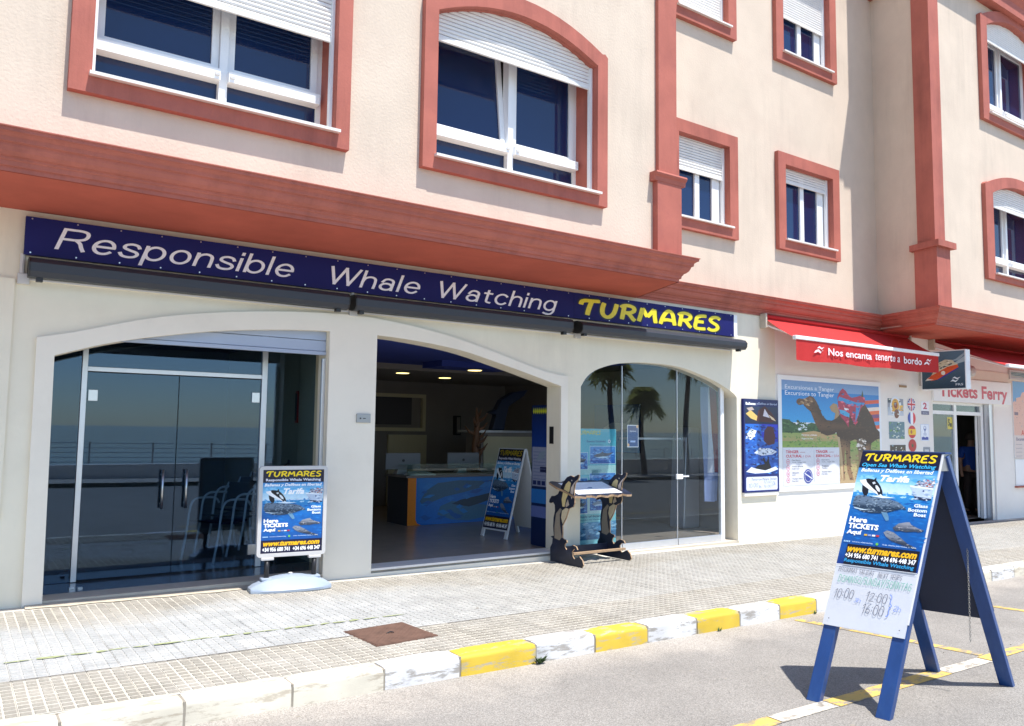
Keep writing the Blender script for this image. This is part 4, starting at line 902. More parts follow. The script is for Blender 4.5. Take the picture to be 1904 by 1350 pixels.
# stacked chairs
def chair_parts(root):
    seat = MB(); 
    for sx in (-.25, .25):
        path = smooth_line([(sx, -.30, 0), (sx, -.24, .30), (sx, -.20, .58), (sx, -.13, .665), (sx, 0, .675), (sx, .16, .66), (sx, .22, .60)], 4)
        MB().tube([(a, b_, c) for a, b_, c in path], .013, 8).build('front_leg', M['pvc'], root, smooth=True, world=False)
        path = smooth_line([(sx*.92, .30, 0), (sx*.92, .24, .42), (sx*.92, .28, .7), (sx*.85, .33, .84)], 4)
        MB().tube(path, .012, 8).build('rear_leg', M['pvc'], root, smooth=True, world=False)
    s = MB(); pts = [(-.22, .44), (-.1, .425), (.05, .42), (.2, .44)]
    for i in range(3): s.add([(-.23, pts[i][0], pts[i][1]), (.23, pts[i][0], pts[i][1]), (.23, pts[i+1][0], pts[i+1][1]), (-.23, pts[i+1][0], pts[i+1][1]), (-.23, pts[i][0], pts[i][1]-.02), (.23, pts[i][0], pts[i][1]-.02), (.23, pts[i+1][0], pts[i+1][1]-.02), (-.23, pts[i+1][0], pts[i+1][1]-.02)], [(0, 1, 2, 3), (7, 6, 5, 4), (0, 4, 5, 1), (2, 6, 7, 3), (0, 3, 7, 4), (1, 5, 6, 2)])
    s.build('seat', M['black'], root, world=False)
    MB().hexa([(-.2, .26, .56), (.2, .26, .56), (.2, .28, .56), (-.2, .28, .56)], [(-.2, .32, .84), (.2, .32, .84), (.2, .34, .84), (-.2, .34, .84)]).build('backrest', M['black'], root, world=False)
ch = thing('stacking_chair', (2.62, 9.55, .168), 'tubular chair with black seat, lowest and frontmost of the stack behind the glass', 'chair', 'stacked tubular chairs', rz=R(-62), local=True)
chair_parts(ch)
labs = ['tubular chair nested second in the stack behind the glass', 'tubular chair on top at the back of the stack behind the glass']
for k, lb in enumerate(labs):
    c = copy_tree(ch); c['label'] = lb; c.location = (2.62+.15*(k+1), 9.55+.05*(k+1), .168+.055*(k+1))

# ------------------------------------------------------------------ arch two: open shop
MB().box(3.78, 6.34, 7.99, 8.27, -.1, .155).build('threshold', M['concrete'], bld)
MB().box(3.785, 6.335, 7.975, 8.27, .155, .178).build('threshold', M['marble'], bld)
tag(MB().box(3.50, 9.95, 8.27, 14.5, -.1, .165).build('shop_floor', M['floor']), kind='structure')
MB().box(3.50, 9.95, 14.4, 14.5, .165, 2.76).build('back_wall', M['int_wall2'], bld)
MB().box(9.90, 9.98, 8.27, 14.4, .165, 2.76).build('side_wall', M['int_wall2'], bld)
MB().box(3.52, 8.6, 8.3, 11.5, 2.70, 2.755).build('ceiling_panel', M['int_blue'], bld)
MB().box(5.0, 7.6, 14.34, 14.4, 1.75, 2.35).build('wall_panel', M['int_dark'], bld)
for xa, xb in ((4.9, 6.15), (6.3, 7.9)): MB().wall(rect_hole(xa, xb, 1.62, 2.36), [rect_hole(xa+.07, xb-.07, 1.69, 2.29)], 14.3, 14.39).build('wall_moulding', M['int_wall'], bld)
MB().box(5.1, 5.9, 14.32, 14.39, .17, 1.5).build('doorway', M['black'], bld)
MB().wall(rect_hole(5.02, 5.98, .17, 1.58), [rect_hole(5.1, 5.9, .16, 1.5)], 14.31, 14.395).build('door_frame', M['int_wall'], bld)
MB().box(7.1, 7.95, 14.33, 14.39, .17, 1.55).build('inner_door', M['int_wall'], bld)
for x_, y_, i in ((6.24, 12.13, 0), (7.40, 12.71, 1), (6.79, 10.73, 2)):
    t = thing('ceiling_light', (x_, y_, 2.6), ['round yellow ceiling spotlight, left of the three in the shop', 'round yellow ceiling spotlight, lowest and middle of the three in the shop', 'round yellow ceiling spotlight, right and nearest of the three in the shop'][i], 'ceiling light', 'round ceiling spotlights')
    MB().lathe([(.12, 2.605), (.13, 2.60), (.13, 2.61)], (x_, y_, 0), 20).build('rim', M['alu'], t)
    MB().lathe([(.108, 2.597), (.108, 2.603)], (x_, y_, 0), 20).build('lamp_disc', M['lamp'], t)
MB().box(3.52, 9.9, 11.5, 14.4, 2.61, 2.757).build('lowered_ceiling', M['int_wall2'], bld)
MB().box(6.0, 7.3, 10.4, 11.0, 2.61, 2.70).build('ceiling_drop', M['int_blue'], bld)
# counter with whale mural
co = thing('reception_counter', (6.9, 11.5, .165), 'reception counter with a blue mural of two whales and an orange end', 'counter')
MB().box(5.93, 8.6, 11.26, 11.95, .165, .90).build('body', M['int_dark'], co)
MB().box(5.88, 8.65, 11.22, 11.97, .905, .935).build('counter_top', M['int_wall2'], co)
MB().box(5.93, 8.6, 11.27, 11.285, .937, 1.10).build('glass_front', M['glass_case'], co)
MB().box(5.93, 8.6, 11.27, 11.6, 1.10, 1.112).build('glass_top', M['glass_case'], co)
p = Print((5.93, 11.255, .167), (1, 0, 0), (0, 0, 1), (0, -1, 0), 2.67, .733)
p.rect(0, 0, 1, 1, '#0a66b8', '#0a70b8'); p.rect(.0, .0, .055, 1, '#d97a12'); p.poly([(.05, 0), (.05, .15), (.065, .04), (.09, 0)], '#d97a12')
p.poly([(.08, .5), (.12, .72), (.2, .88), (.35, .93), (.5, .9), (.62, .92), (.66, .96), (.62, .85), (.5, .75), (.38, .66), (.25, .58), (.14, .45), (.1, .42)], '#2f5f7d')
p.poly([(.2, .2), (.22, .38), (.3, .48), (.42, .42), (.55, .36), (.7, .42), (.82, .5), (.74, .3), (.58, .12), (.42, .04), (.3, .08)], '#356b8a')
p.poly([(.3, .42), (.36, .5), (.5, .58), (.62, .66), (.69, .76), (.70, .9), (.715, .78), (.76, .68), (.7, .62), (.6, .5), (.5, .4), (.42, .34)], '#16384f')
p.speckle([(.1, .1), (.1, .9), (.9, .9), (.9, .1)], 40, ['#1c78bd', '#0c5aa0'], .06, 3)
p.build('mural', co)
for x_, lb in ((5.72, 'silver desktop computer at the left end of the counter'), (6.85, 'silver desktop computer in the middle of the counter')):
    t = thing('desktop_computer', (x_+.2, 11.7, .935), lb, 'computer', 'computers on the reception counter')
    MB().box(x_, x_+.62, 11.62, 11.64, 1.02, 1.28).build('screen', M['compgrey'], t, bevel=.006)
    MB().lathe([(.022, 11.612), (.022, 11.622)], (x_+.31, 0, 1.16), 12, 'y').build('badge', M['black'], t)
    MB().hexa([(x_+.22, 11.66, .94), (x_+.4, 11.66, .94), (x_+.4, 11.82, .94), (x_+.22, 11.82, .94)], [(x_+.24, 11.642, 1.05), (x_+.38, 11.642, 1.05), (x_+.38, 11.655, 1.05), (x_+.24, 11.655, 1.05)]).build('stand', M['alu'], t)
bo = thing('leaflets', (6.1, 11.4, .937), 'white leaflets lying in the glass top of the counter', 'leaflets')
MB().hexa([(5.98, 11.3, .938), (6.45, 11.3, .938), (6.45, 11.5, .938), (5.98, 11.5, .938)], [(5.98, 11.3, .95), (6.45, 11.3, .95), (6.4, 11.5, .99), (6.05, 11.5, .99)]).build('paper', M['whitepaint'], bo)
# shelf cabinet, tail sculpture, coral sculpture at the right
cb = thing('display_cabinet', (8.1, 12.2, .165), 'pale display cabinet behind the board in the shop', 'cabinet')
MB().box(7.75, 9.0, 12.0, 12.5, .165, 1.62).build('body', M['int_wall2'], cb); MB().box(7.6, 9.1, 11.95, 12.55, 1.62, 1.66).build('top', M['alu'], cb); MB().box(7.8, 8.95, 11.985, 11.998, 1.0, 1.55).build('panel', M['int_wall'], cb)
ta = thing('whale_tail_sculpture', (8.3, 12.2, 1.66), 'dark blue whale tail sculpture on top of the cabinet', 'sculpture')
MB().prism([(8.05, 1.66), (8.32, 1.66), (8.36, 1.9), (8.42, 2.1), (8.75, 2.3), (8.85, 2.42), (8.5, 2.36), (8.25, 2.22), (8.15, 2.05), (8.0, 1.98), (8.14, 1.94)], 12.1, 12.25).build('tail', M['boarddark'], ta, bevel=.02)
cs = thing('coral_sculpture', (7.3, 11.75, .935), 'orange branching coral sculpture beside the cabinet', 'sculpture')
rc = random.Random(5); q = MB(); q.tube([(7.52, 11.8, .936), (7.5, 11.8, 1.4), (7.54, 11.8, 1.8), (7.52, 11.8, 2.05)], [.09, .06, .045, .01], 8)
for k in range(12):
    z_ = 1.05+k*.075; a_ = rc.uniform(0, 6.28); q.tube([(7.52, 11.8, z_), (7.52+.14*math.cos(a_), 11.8+.1*math.sin(a_), z_+.06), (7.52+.22*math.cos(a_), 11.8+.14*math.sin(a_), z_+.16)], [.035, .025, .006], 6)
q.build('coral', M['orange'], cs, smooth=True)
wn_ = thing('wall_notice', (9.0, 14.3, 1.8), 'narrow dark framed notice on the back wall of the shop', 'notice')
MB().box(8.6, 8.72, 14.28, 14.395, 1.55, 1.95).build('frame', M['black'], wn_); MB().box(8.62, 8.70, 14.272, 14.282, 1.58, 1.92).build('face', M['int_wall2'], wn_)
# blue information column right of the open door
ic = thing('information_column', (6.43, 8.5, .165), 'tall blue information column just inside the open doorway', 'information board')
MB().box(6.40, 6.46, 8.32, 8.66, .17, 2.0).build('panel', M['navy'], ic)
p = Print((6.399, 8.66, .17), (0, -1, 0), (0, 0, 1), (-1, 0, 0), .34, 1.83)
p.rect(0, 0, 1, 1, '#0c2350'); p.rect(0, .62, 1, .93, '#123c8a', '#10245a')
for i in range(7): p.poly([(.05+i*.13, .955), (.11+i*.13, .985), (.17+i*.13, .955), (.11+i*.13, .935)], '#c7cc2a')
p.rect(.05, .42, .98, .70, '#8a90a8'); p.rect(.55, .52, .98, .56, '#18204a')
for i in range(9): p.rect(.12, .47+i*.024, .9, .475+i*.024, '#6a7296')
for i in range(3): p.rect(.1+i*.28, .43, .32+i*.28, .46, '#12235a')
p.rect(0, .30, 1, .40, '#2a70b8'); p.rect(0, .20, 1, .28, '#5f6ea8'); p.poly([(.3, .6), (.8, .62), (.9, .68), (.5, .66)], '#8090a0'); p.build('print', ic)
# A-board inside
def a_board(name, loc, rz, h, w, splay, label, colm, edge, kind, group=None):
    root = thing(name, loc, label, 'sandwich board', group, rz, local=True); return root
ib = thing('sandwich_board', (6.70, 9.52, .167), 'white edged whale watching board standing inside the open shop', 'sandwich board', None, R(-84), local=True)
def panel_frame(w, h, lean, y0, sgn):
    """matrix of a leaning panel: local u along x, v up the panel"""
    return Matrix.Translation((0, y0, 0)) @ Matrix.Rotation(sgn*lean, 4, 'X')
Hh, Ww = 1.28, .56; ln = R(15)
for sgn, y0 in ((-1, -.34), (1, .34)):
    Mx = Matrix.Translation((0, y0, 0)) @ Matrix.Rotation(-ln if sgn < 0 else ln, 4, 'X')
    q = MB().box(-Ww/2, Ww/2, -.012, .012, .10, Hh).xform(Mx); pn = q.build('panel', M['whitepaint'], ib, world=False)
    for xx in (-Ww/2, Ww/2-.05): MB().box(xx, xx+.05, -.014, .014, 0, .10).xform(Mx).build('leg', M['whitepaint'], ib, world=False)
    if sgn < 0:
        o = Mx @ Vector((-Ww/2+.015, -.0135, .12)); p = Print(o, Mx.to_3x3() @ Vector((1, 0, 0)), Mx.to_3x3() @ Vector((0, 0, 1)), Mx.to_3x3() @ Vector((0, -1, 0)), Ww-.03, Hh-.13)
        whale_poster(p, 'in'); p.build('poster', ib)
# small sticker on the jamb, grey plate on the pillar
st = thing('door_sticker', (6.34, 8.12, 1.5), 'small dark vertical label on the right jamb of the open doorway', 'sticker')
p = Print((6.339, 8.20, 1.50), (0, -1, 0), (0, 0, 1), (-1, 0, 0), .085, .22); p.rect(0, 0, 1, 1, '#1a2038'); p.rect(.1, .86, .9, .96, '#c0392b'); p.rect(.15, .3, .85, .8, '#2d5a9a'); p.speckle([(.15, .1), (.15, .8), (.85, .8), (.85, .1)], 18, ['#e0e8f0', '#0a0f20', '#6fa8dc'], .3, 2)
b = p.build('print', st); MB().box(6.337, 6.342, 8.115, 8.20, 1.50, 1.72).build('backing', M['black'], st)
pl = thing('metal_plate', (3.65, 7.96, 1.72), 'small grey metal key switch plate on the pillar between the arches', 'switch plate')
MB().box(3.56, 3.72, 7.945, 7.966, 1.725, 1.82).build('plate', M['greybox'], pl, bevel=.004); MB().lathe([(.008, 7.938), (.008, 7.946)], (3.60, 0, 1.772), 10, 'y').build('key_switch', M['black'], pl); MB().box(3.63, 3.66, 7.942, 7.9455, 1.768, 1.776).build('slot', M['black'], pl)

# ------------------------------------------------------------------ arch three: frameless glass panels
g3 = thing('glass_shopfront', (8.2, 8.12, .12), 'frameless folding glass panels with a silver bottom rail under the right arch', 'glass door')
GY = 8.12
def zarch(x): 
    for i in range(len(A3l)-1):
        if A3l[i][0] <= x <= A3l[i+1][0]: return lerp(A3l[i][1], A3l[i+1][1], (x-A3l[i][0])/max(1e-6, A3l[i+1][0]-A3l[i][0]))
    return 2.2
for xa, xb in ((6.70, 7.508), (7.522, 8.578), (8.592, 9.50)):
    n = 10; pts = [(xa, .13)]+[(lerp(xa, xb, i/n), zarch(lerp(xa, xb, i/n))+.02) for i in range(n+1)]+[(xb, .13)]
    MB().prism(pts, GY-.005, GY+.005).build('glass_panel', M['glass3'], g3)
    MB().box(xa, xb, GY-.02, GY+.02, .075, .165).build('bottom_rail', M['alu'], g3, bevel=.003)
MB().box(9.50, 9.54, GY-.02, GY+.03, .06, 2.35).build('side_rail', M['pvc'], g3)
MB().box(9.56, 9.60, GY+.0, GY+.03, .06, 2.34).build('side_rail', M['pvc'], g3)
for xx in (7.51, 8.58): MB().box(xx+.001, xx+.011, GY-.008, GY+.008, .17, 2.56).build('edge_strip', M['alu'], g3)
lk = MB().box(8.55, 8.68, GY-.03, GY-.006, 1.0, 1.07); lk.build('lock', M['pvc'], g3, bevel=.005); MB().box(8.68, 8.80, GY-.03, GY-.02, 1.03, 1.05).build('latch_arm', M['pvc'], g3)
MB().box(7.46, 7.52, GY-.03, GY-.006, 1.0, 1.09).build('lock', M['greypl'], g3, bevel=.005)
MB().box(6.66, 9.76, 8.0, 8.26, -.1, .072).build('threshold', M['thresh'], bld)
fl = thing('glass_flyer', (7.75, 8.11, 1.45), 'small navy flyer taped inside the middle glass panel', 'flyer')
MB().box(7.625, 7.835, 8.127, 8.129, 1.455, 1.76).build('paper', M['navy'], fl)
p = Print((7.625, 8.1268, 1.455), (1, 0, 0), (0, 0, 1), (0, -1, 0), .21, .305); p.rect(0, 0, 1, 1, '#d8dfe8'); p.rect(.04, .03, .96, .97, '#223f78'); p.disc(.1, .1, .1, '#d8a878'); p.disc(.9, .93, .1, '#d8a878'); p.text('Síguenos', .22, .68, .78, .76, '#c8d4ea', .01)
p.rect(.28, .22, .72, .30, '#9fb2d8'); p.build('print', fl)
# information panel behind the left glass panel
ip = thing('dolphin_information_panel', (7.2, 8.4, .165), 'turquoise information panel with dolphin photographs behind the left glass panel', 'information board')
MB().box(6.72, 7.44, 8.15, 8.17, .19, 1.70).build('board', M['whitepaint'], ip)
p = Print((6.72, 8.1495, .19), (1, 0, 0), (0, 0, 1), (0, -1, 0), .72, 1.51)
p.rect(0, 0, 1, 1, '#8fd6d6', '#4fb9c8'); p.rect(0, .60, 1, .68, '#bfe8dd'); p.rect(0, .26, 1, .44, '#c9ece8')
p.word('TURMARES', .05, .945, .62, .985, '#d6c93c', .24); p.text('Especies Estudiadas', .28, .875, .74, .90, '#134a80', .02); p.text('Researched Species', .36, .85, .68, .866, '#134a80', .01); p.disc(.83, .89, .035, '#eef6f4'); p.disc(.83, .89, .015, '#2a6fa8')
def photo(a0, b0, a1, b1, seed, dark='#1d2838'):
    p.rect(a0-.008, b0-.004, a1+.008, b1+.004, '#dff2f2'); p.rect(a0, b0, a1, b1, '#1c62b4', '#4f97d8')
    p.speckle([(a0+.03, b0+.01), (a0+.03, b1-.01), (a1-.03, b1-.01), (a1-.03, b0+.01)], 60, ['#8fc3ee', '#0d4a98', '#5fa5e0', '#0f58a8'], .07, seed)
    w, h = a1-a0, b1-b0; sh = [(.12, .45), (.25, .55), (.42, .62), (.5, .72), (.54, .62), (.75, .6), (.9, .68), (.84, .55), (.7, .45), (.45, .38), (.25, .38)]
    p.poly([(a0+w*x_, b0+h*y_) for x_, y_ in sh], dark); p.poly([(a0+w*x_, b0+h*y_) for x_, y_ in [(.2, .36), (.5, .3), (.8, .38), (.5, .42)]], '#d6ecf8')
photo(.36, .695, .98, .845, 1, '#5d5560'); photo(.02, .65, .30, .79, 2); photo(.36, .46, .98, .61, 3, '#10141f'); photo(.02, .45, .30, .57, 4, '#3a4656'); photo(.02, .27, .30, .41, 5, '#4a5a68'); photo(.36, .29, .75, .41, 6, '#8a9aa8')
p.text('Study of Strandings', .1, .225, .8, .25, '#1f4f7a', .02); p.text('Estudio de Varamientos', .1, .205, .8, .218, '#1f4f7a', .005); p.rect(.0, .04, 1, .19, '#2d6e98', '#5aa0c8'); p.speckle([(.02, .05), (.02, .18), (.98, .18), (.98, .05)], 60, ['#7db8d8', '#1f5a84', '#a8d0e0'], .1, 8)
for k in range(14): p.rect(.40, .64-k*.0035, .40+.25*random.Random(k).uniform(.5, 1), .642-k*.0035, '#4a8a98')
p.build('print', ip)
# cabinet / things behind the right glass
fg = thing('hanging_flag', (9.45, 8.45, .6), 'pale blue and white flag hanging inside at the right edge of the glass', 'flag')
q = MB(); cols = []
for i in range(9):
    for j in range(9):
        t, u_ = i/8, j/8; q.v.append((9.50+.30*t*(1-.25*u_)+.02*math.sin(u_*5), 8.42+.06*math.sin(t*9+u_*2), .62+1.75*u_))
for i in range(8):
    for j in range(8):
        q.f.append([i*9+j, (i+1)*9+j, (i+1)*9+j+1, i*9+j+1]); q.mi.append(0); c_ = lin('#8fa0c8') if j < 2 or i < 2 else lin('#d5dbe8') if i < 6 else lin('#8a3040'); q.col.append([c_]*4)
fo = q.build('cloth', M['print_matte'], fg, colors=True, smooth=True); q = MB().tube([(9.86, 8.42, 2.38), (9.45, 8.42, 2.38)], .012, 8).build('rod', M['steel'], fg)
sc_ = thing('switch_box', (9.86, 8.4, 1.0), 'white double switch box on the inner wall right of the glass', 'switch box')
MB().box(9.88, 9.905, 8.38, 8.46, .82, 1.02).build('box', M['pvc'], sc_, bevel=.004)
for z_ in (.86, .95): MB().box(9.872, 9.882, 8.40, 8.44, z_, z_+.04).build('switch', M['greypl'], sc_)
tv = thing('wall_screen', (9.2, 12.6, 1.4), 'blue poster board of dolphins hanging deep inside the right room', 'poster')
MB().box(9.87, 9.895, 10.2, 11.4, 1.3, 2.15).build('board', M['boarddark'], tv)
p = Print((9.868, 11.4, 1.3), (0, -1, 0), (0, 0, 1), (-1, 0, 0), 1.2, .85); p.rect(0, 0, 1, 1, '#0f6fa8', '#0c3f80'); p.poly([(.2, .5), (.4, .62), (.7, .6), (.8, .7), (.75, .5), (.4, .42)], '#9fb8c8'); p.build('print', tv)
cc = thing('white_cabinet', (8.9, 9.6, .165), 'tall pale rounded cabinet behind the right glass panel', 'cabinet')
MB().prism([(9.50, .17), (9.87, .17), (9.87, 1.75), (9.68, 1.75), (9.57, 1.6)], 8.85, 9.15).build('body', M['alu'], cc, bevel=.03); MB().box(8.4, 9.56, 8.95, 9.12, 1.55, 1.58).build('shelf', M['alu'], cc)

# ------------------------------------------------------------------ fascia sign
fs = thing('fascia_sign', (5.1, 7.95, 3.12), 'long navy blue fascia sign with pale and yellow lettering above the arches', 'sign')
SX = [.451, 3.40, 6.51, 9.62]
def sgz(x): return 0
for i in range(3): MB().box(SX[i]+.002, SX[i+1]-.002, 7.93, 7.985, 3.112, 3.443).build('panel', M['navy'], fs)
MB().box(9.62, 9.70, 7.935, 7.985, 3.115, 3.443).build('end_strip', M['pvc'], fs); 
for i in range(27):
    xx = .5+i*.348
    for zz in (3.425, 3.131): MB().lathe([(.007, 7.925), (.007, 7.931)], (xx, 0, zz), 8, 'y').build('screw', M['steel'], fs)
def letters(t, x0, x1, z0, z1, m_, bold, shear, base=None, sx=1):
    vs, fc = text_geo(t, bold, shear, 4); v2 = fit(vs, (x0, x1, z0, z1), base); b = MB(); n = len(v2)
    b.add([(a, 7.9275, c) for a, c in v2], fc); o = b.build('lettering', m_, fs); return o
# cap height 3.19-3.37
p = Print((0, 7.929, 0), (1, 0, 0), (0, 0, 1), (0, -1, 0), 1, 1)
for t_, x0_, x1_, z0_, z1_ in (('Responsible', .675, 2.815, 3.195, 3.372), ('Whale', 3.215, 4.275, 3.182, 3.357), ('Watching', 4.53, 6.24, 3.176, 3.352)):
    p = Print((0, 7.929, 0), (1, 0, 0), (0, 0, 1), (0, -1, 0), 1, 1)
    p.strokes(t_, x0_, z0_, x1_, z1_, '#ecebf2', .115, .19, .22, None, (0, 1)); p.build('lettering', fs)
p = Print((6.585, 7.929, 3.147), (1, 0, 0), (0, 0, 1), (0, -1, 0), 2.74, .243); p.word('TURMARES', .0, .0, 1, 1.0, '#e4d322', .27, '#0a0a1c'); p.build('lettering', fs)
# awning cassettes
ac = []
for i, (xa, xb, yf, lb) in enumerate(((.50, 3.37, 7.80, 'closed dark grey awning case, longest one at the left under the sign'), (3.46, 6.39, 7.80, 'closed dark grey awning case in the middle under the sign'), (6.50, 9.66, 7.74, 'dark grey awning case at the right under the yellow lettering'))):
    t = thing('awning_case', ((xa+xb)/2, 7.9, 2.9), lb, 'awning', 'closed awning cases under the fascia sign')
    if i < 2: prof = [(7.99, 2.925), (7.99, 3.075), (yf+.06, 3.078), (yf+.02, 3.065), (yf+.0, 3.03), (yf+.0, 2.955), (yf+.03, 2.91), (yf+.10, 2.905)]
    else: prof = [(7.93, 2.92), (7.99, 3.07), (yf+.10, 3.065), (yf+.02, 3.04), (yf-.015, 3.0), (yf-.01, 2.945), (yf+.02, 2.905), (yf+.1, 2.90)]
    MB().prism(prof, xa, xb, 'x').build('case', M['cass'], t, bevel=.004)
    for xx in (xa-.012, xb-.003): MB().prism([(a, b_) for a, b_ in prof], xx, xx+.015, 'x').build('end_cap', M['black'], t)
    MB().box(xa+.02, xb-.02, yf+.004, yf+.008, 2.955, 2.958).build('seam', M['black'], t) if False else None
    for xx in (xa+.05, xb-.12): MB().box(xx, xx+.05, yf+.04, yf+.10, 2.875, 2.91).build('foot', M['black'], t)
cb = thing('cable_trunking', (5, 7.98, 2.88), 'thin white cable trunking with junction boxes under the awning cases', 'cable trunking')
MB().box(.5, 9.6, 7.985, 7.9995, 2.90, 2.915).build('trunking', M['pvc'], cb)
for xx in (.42, 3.45, 6.56): MB().box(xx, xx+.09, 7.95, 7.9995, 2.86, 2.95).build('junction_box', M['greypl'], cb, bevel=.004)
for xx in (.45, 3.48): MB().tube([(xx, 7.97, 2.95), (xx, 7.97, 3.12)], .02, 8).build('conduit', M['greypl'], cb)

# ------------------------------------------------------------------ ferry shop
wp = thing('whale_trip_board', (10.27, 7.98, .77), 'narrow navy board with whale photographs and a handwritten white strip', 'notice board')
MB().box(9.85, 10.68, 7.955, 7.998, .775, 2.19).build('board', M['navy'], wp, bevel=.003)
p = Print((9.85, 7.9545, .775), (1, 0, 0), (0, 0, 1), (0, -1, 0), .83, 1.415)
p.rect(0, 0, 1, 1, '#14246a', '#0f1d58'); p.text('Ballenas', .06, .935, .34, .965, '#ffffff', .04); p.text('y Delfines en libertad', .37, .935, .96, .965, '#c4cfe8', .005)
p.rect(.04, .74, .98, .92, '#1a2440', '#22304f'); p.poly([(.06, .84), (.2, .88), (.38, .82), (.42, .76), (.2, .79)], '#d9b869'); p.poly([(.08, .9), (.24, .915), (.3, .885), (.15, .87)], '#b9a8a0'); p.poly([(.36, .76), (.42, .88), (.6, .93), (.8, .86), (.94, .78), (.8, .75)], '#4a2026'); p.poly([(.55, .82), (.6, .9), (.68, .85), (.75, .8)], '#d5cfd8'); p.poly([(.7, .84), (.86, .8), (.93, .765), (.8, .785)], '#e8cfa8')
p.rect(.04, .19, .98, .73, '#153a86', '#1f6cd0'); p.rect(.5, .54, .98, .73, '#1b2ca8', '#2338c8')
p.speckle([(.05, .2), (.05, .72), (.97, .72), (.97, .2)], 220, ['#123078', '#2a5cb0', '#0f2560', '#3f7fd0'], .09, 3)
p.poly([(.56, .55), (.58, .66), (.68, .71), (.84, .70), (.9, .6), (.88, .52), (.7, .5)], '#4a2230'); p.poly([(.08, .62), (.2, .68), (.36, .66), (.3, .6), (.2, .56)], '#dfe6ee'); p.speckle([(.06, .56), (.1, .7), (.36, .68), (.3, .55)], 30, ['#101828', '#eef2f6', '#55708a'], .05, 5)
p.poly([(.28, .42), (.45, .47), (.75, .47), (.95, .43), (.8, .40), (.5, .39)], '#cfd8e6'); p.speckle([(.3, .4), (.4, .47), (.8, .47), (.9, .41)], 30, ['#1a2540', '#f0f4f8', '#8899b0'], .05, 6)
p.poly([(.3, .26), (.4, .29), (.58, .3), (.52, .36), (.56, .37), (.62, .32), (.7, .37), (.72, .31), (.78, .25), (.5, .22)], '#12141f'); p.poly([(.05, .22), (.2, .27), (.34, .25), (.6, .23), (.9, .27), (.98, .24), (.7, .205), (.3, .20)], '#dfe8f2')
p.poly([(.0, .0), (1, 0), (1, .18), (0, .18)], '#12246a'); p.poly([(.07, .02), (.93, .02), (.95, .035), (.95, .15), (.93, .165), (.07, .165), (.05, .15), (.05, .035)], '#d3d9e8')
p.text('Tomorrow Mañana Demain', .2, .125, .92, .15, '#3a4060', .0, .2); p.strokes('10:00', .12, .05, .38, .10, '#6a7498', .07, .14, .1, 4); p.text('3h', .4, .045, .47, .07, '#4a60a8'); p.strokes('12:00', .55, .09, .76, .12, '#6a7498', .07, .14, .1, 5); p.strokes('16:00', .55, .045, .76, .075, '#6a7498', .07, .14, .1, 6); p.text('} 2h', .78, .055, .88, .11, '#4a60c8')
p.build('print', wp)
MB().box(9.86, 10.67, 7.96, 7.998, .72, .772).build('ledge', M['white_wall'], wp)
cp = thing('camel_poster', (12.1, 7.98, .76), 'large excursion poster of a saddled camel on a white panel', 'poster')
MB().box(10.71, 13.62, 7.975, 7.998, .76, 2.60).build('panel', M['pvc'], cp)
Wc, Hc = 2.76, 1.68
p = Print((10.80, 7.9745, .845), (1, 0, 0), (0, 0, 1), (0, -1, 0), Wc, Hc)
p.rect(0, .90, 1, 1, '#7fa3cc', '#7094c4'); p.rect(0, .60, 1, .905, '#3f9fd8', '#2f7fc4'); p.rect(0, .36, 1, .42, '#8fa858', '#7d9a4c'); p.rect(0, .42, 1, .5, '#a89a68', '#8aa05a'); p.rect(0, .0, 1, .36, '#b59a76', '#93a060')
p.poly([(0, .5), (0, .63), (.06, .625), (.12, .58), (.2, .57), (.28, .60), (.36, .58), (.36, .5)], '#3a5a38'); p.speckle([(0.01, .5), (.01, .62), (.3, .6), (.36, .5)], 70, ['#44663e', '#2f4a30', '#52744a'], .03, 31); p.poly([(.18, .50), (.3, .52), (.5, .48), (.62, .5), (.62, .44), (.3, .44), (.2, .46)], '#b89a6c')
p.speckle([(.02, .37), (.02, .47), (.6, .47), (.98, .45), (.98, .3), (.6, .3)], 260, ['#7a9a58', '#6a8c4a', '#93a868', '#587a42', '#a09a6a'], .022, 3); p.speckle([(.55, .02), (.55, .28), (.98, .28), (.98, .02)], 200, ['#a88c66', '#9a8060', '#bba27c', '#8d7858'], .022, 4)
p.speckle([(.15, .53), (.16, .58), (.25, .58), (.25, .53)], 16, ['#e8eef2', '#c8d4dc', '#8fa6b4'], .022, 32)
# striped blanket at the back, distant camel
for k, cc_ in enumerate(('#d8583c', '#3a78b8', '#e8d8c8', '#e06a3a', '#7a4a78', '#d04838', '#5f9fcf', '#e0603c')): p.poly([(.82, .84-k*.038), (1, .86-k*.038), (1, .822-k*.038), (.84, .80-k*.038)], cc_)
p.poly([(.46, .76), (.5, .80), (.54, .79), (.56, .7), (.56, .6), (.50, .6), (.52, .7), (.48, .72)], '#a88a66')
body = [(.135, .79), (.15, .77), (.17, .765), (.2, .775), (.235, .735), (.27, .71), (.29, .66), (.32, .58), (.37, .50), (.43, .475), (.50, .49), (.525, .51), (.54, .46), (.545, .38), (.56, .25), (.562, .12), (.565, .05), (.61, .045), (.60, .12), (.605, .25), (.615, .36), (.625, .25), (.632, .12), (.66, .03), (.70, .03), (.672, .15), (.668, .28), (.67, .42), (.72, .44), (.80, .42), (.83, .36), (.835, .30), (.89, .30), (.90, .40), (.96, .44), (1, .45), (1, .52), (.96, .56), (.93, .66), (.88, .74), (.83, .82), (.74, .80), (.68, .78), (.60, .72), (.53, .65), (.48, .625), (.43, .63), (.39, .67), (.36, .74), (.33, .81), (.30, .85), (.265, .86), (.235, .84), (.22, .825), (.16, .83), (.14, .815)]
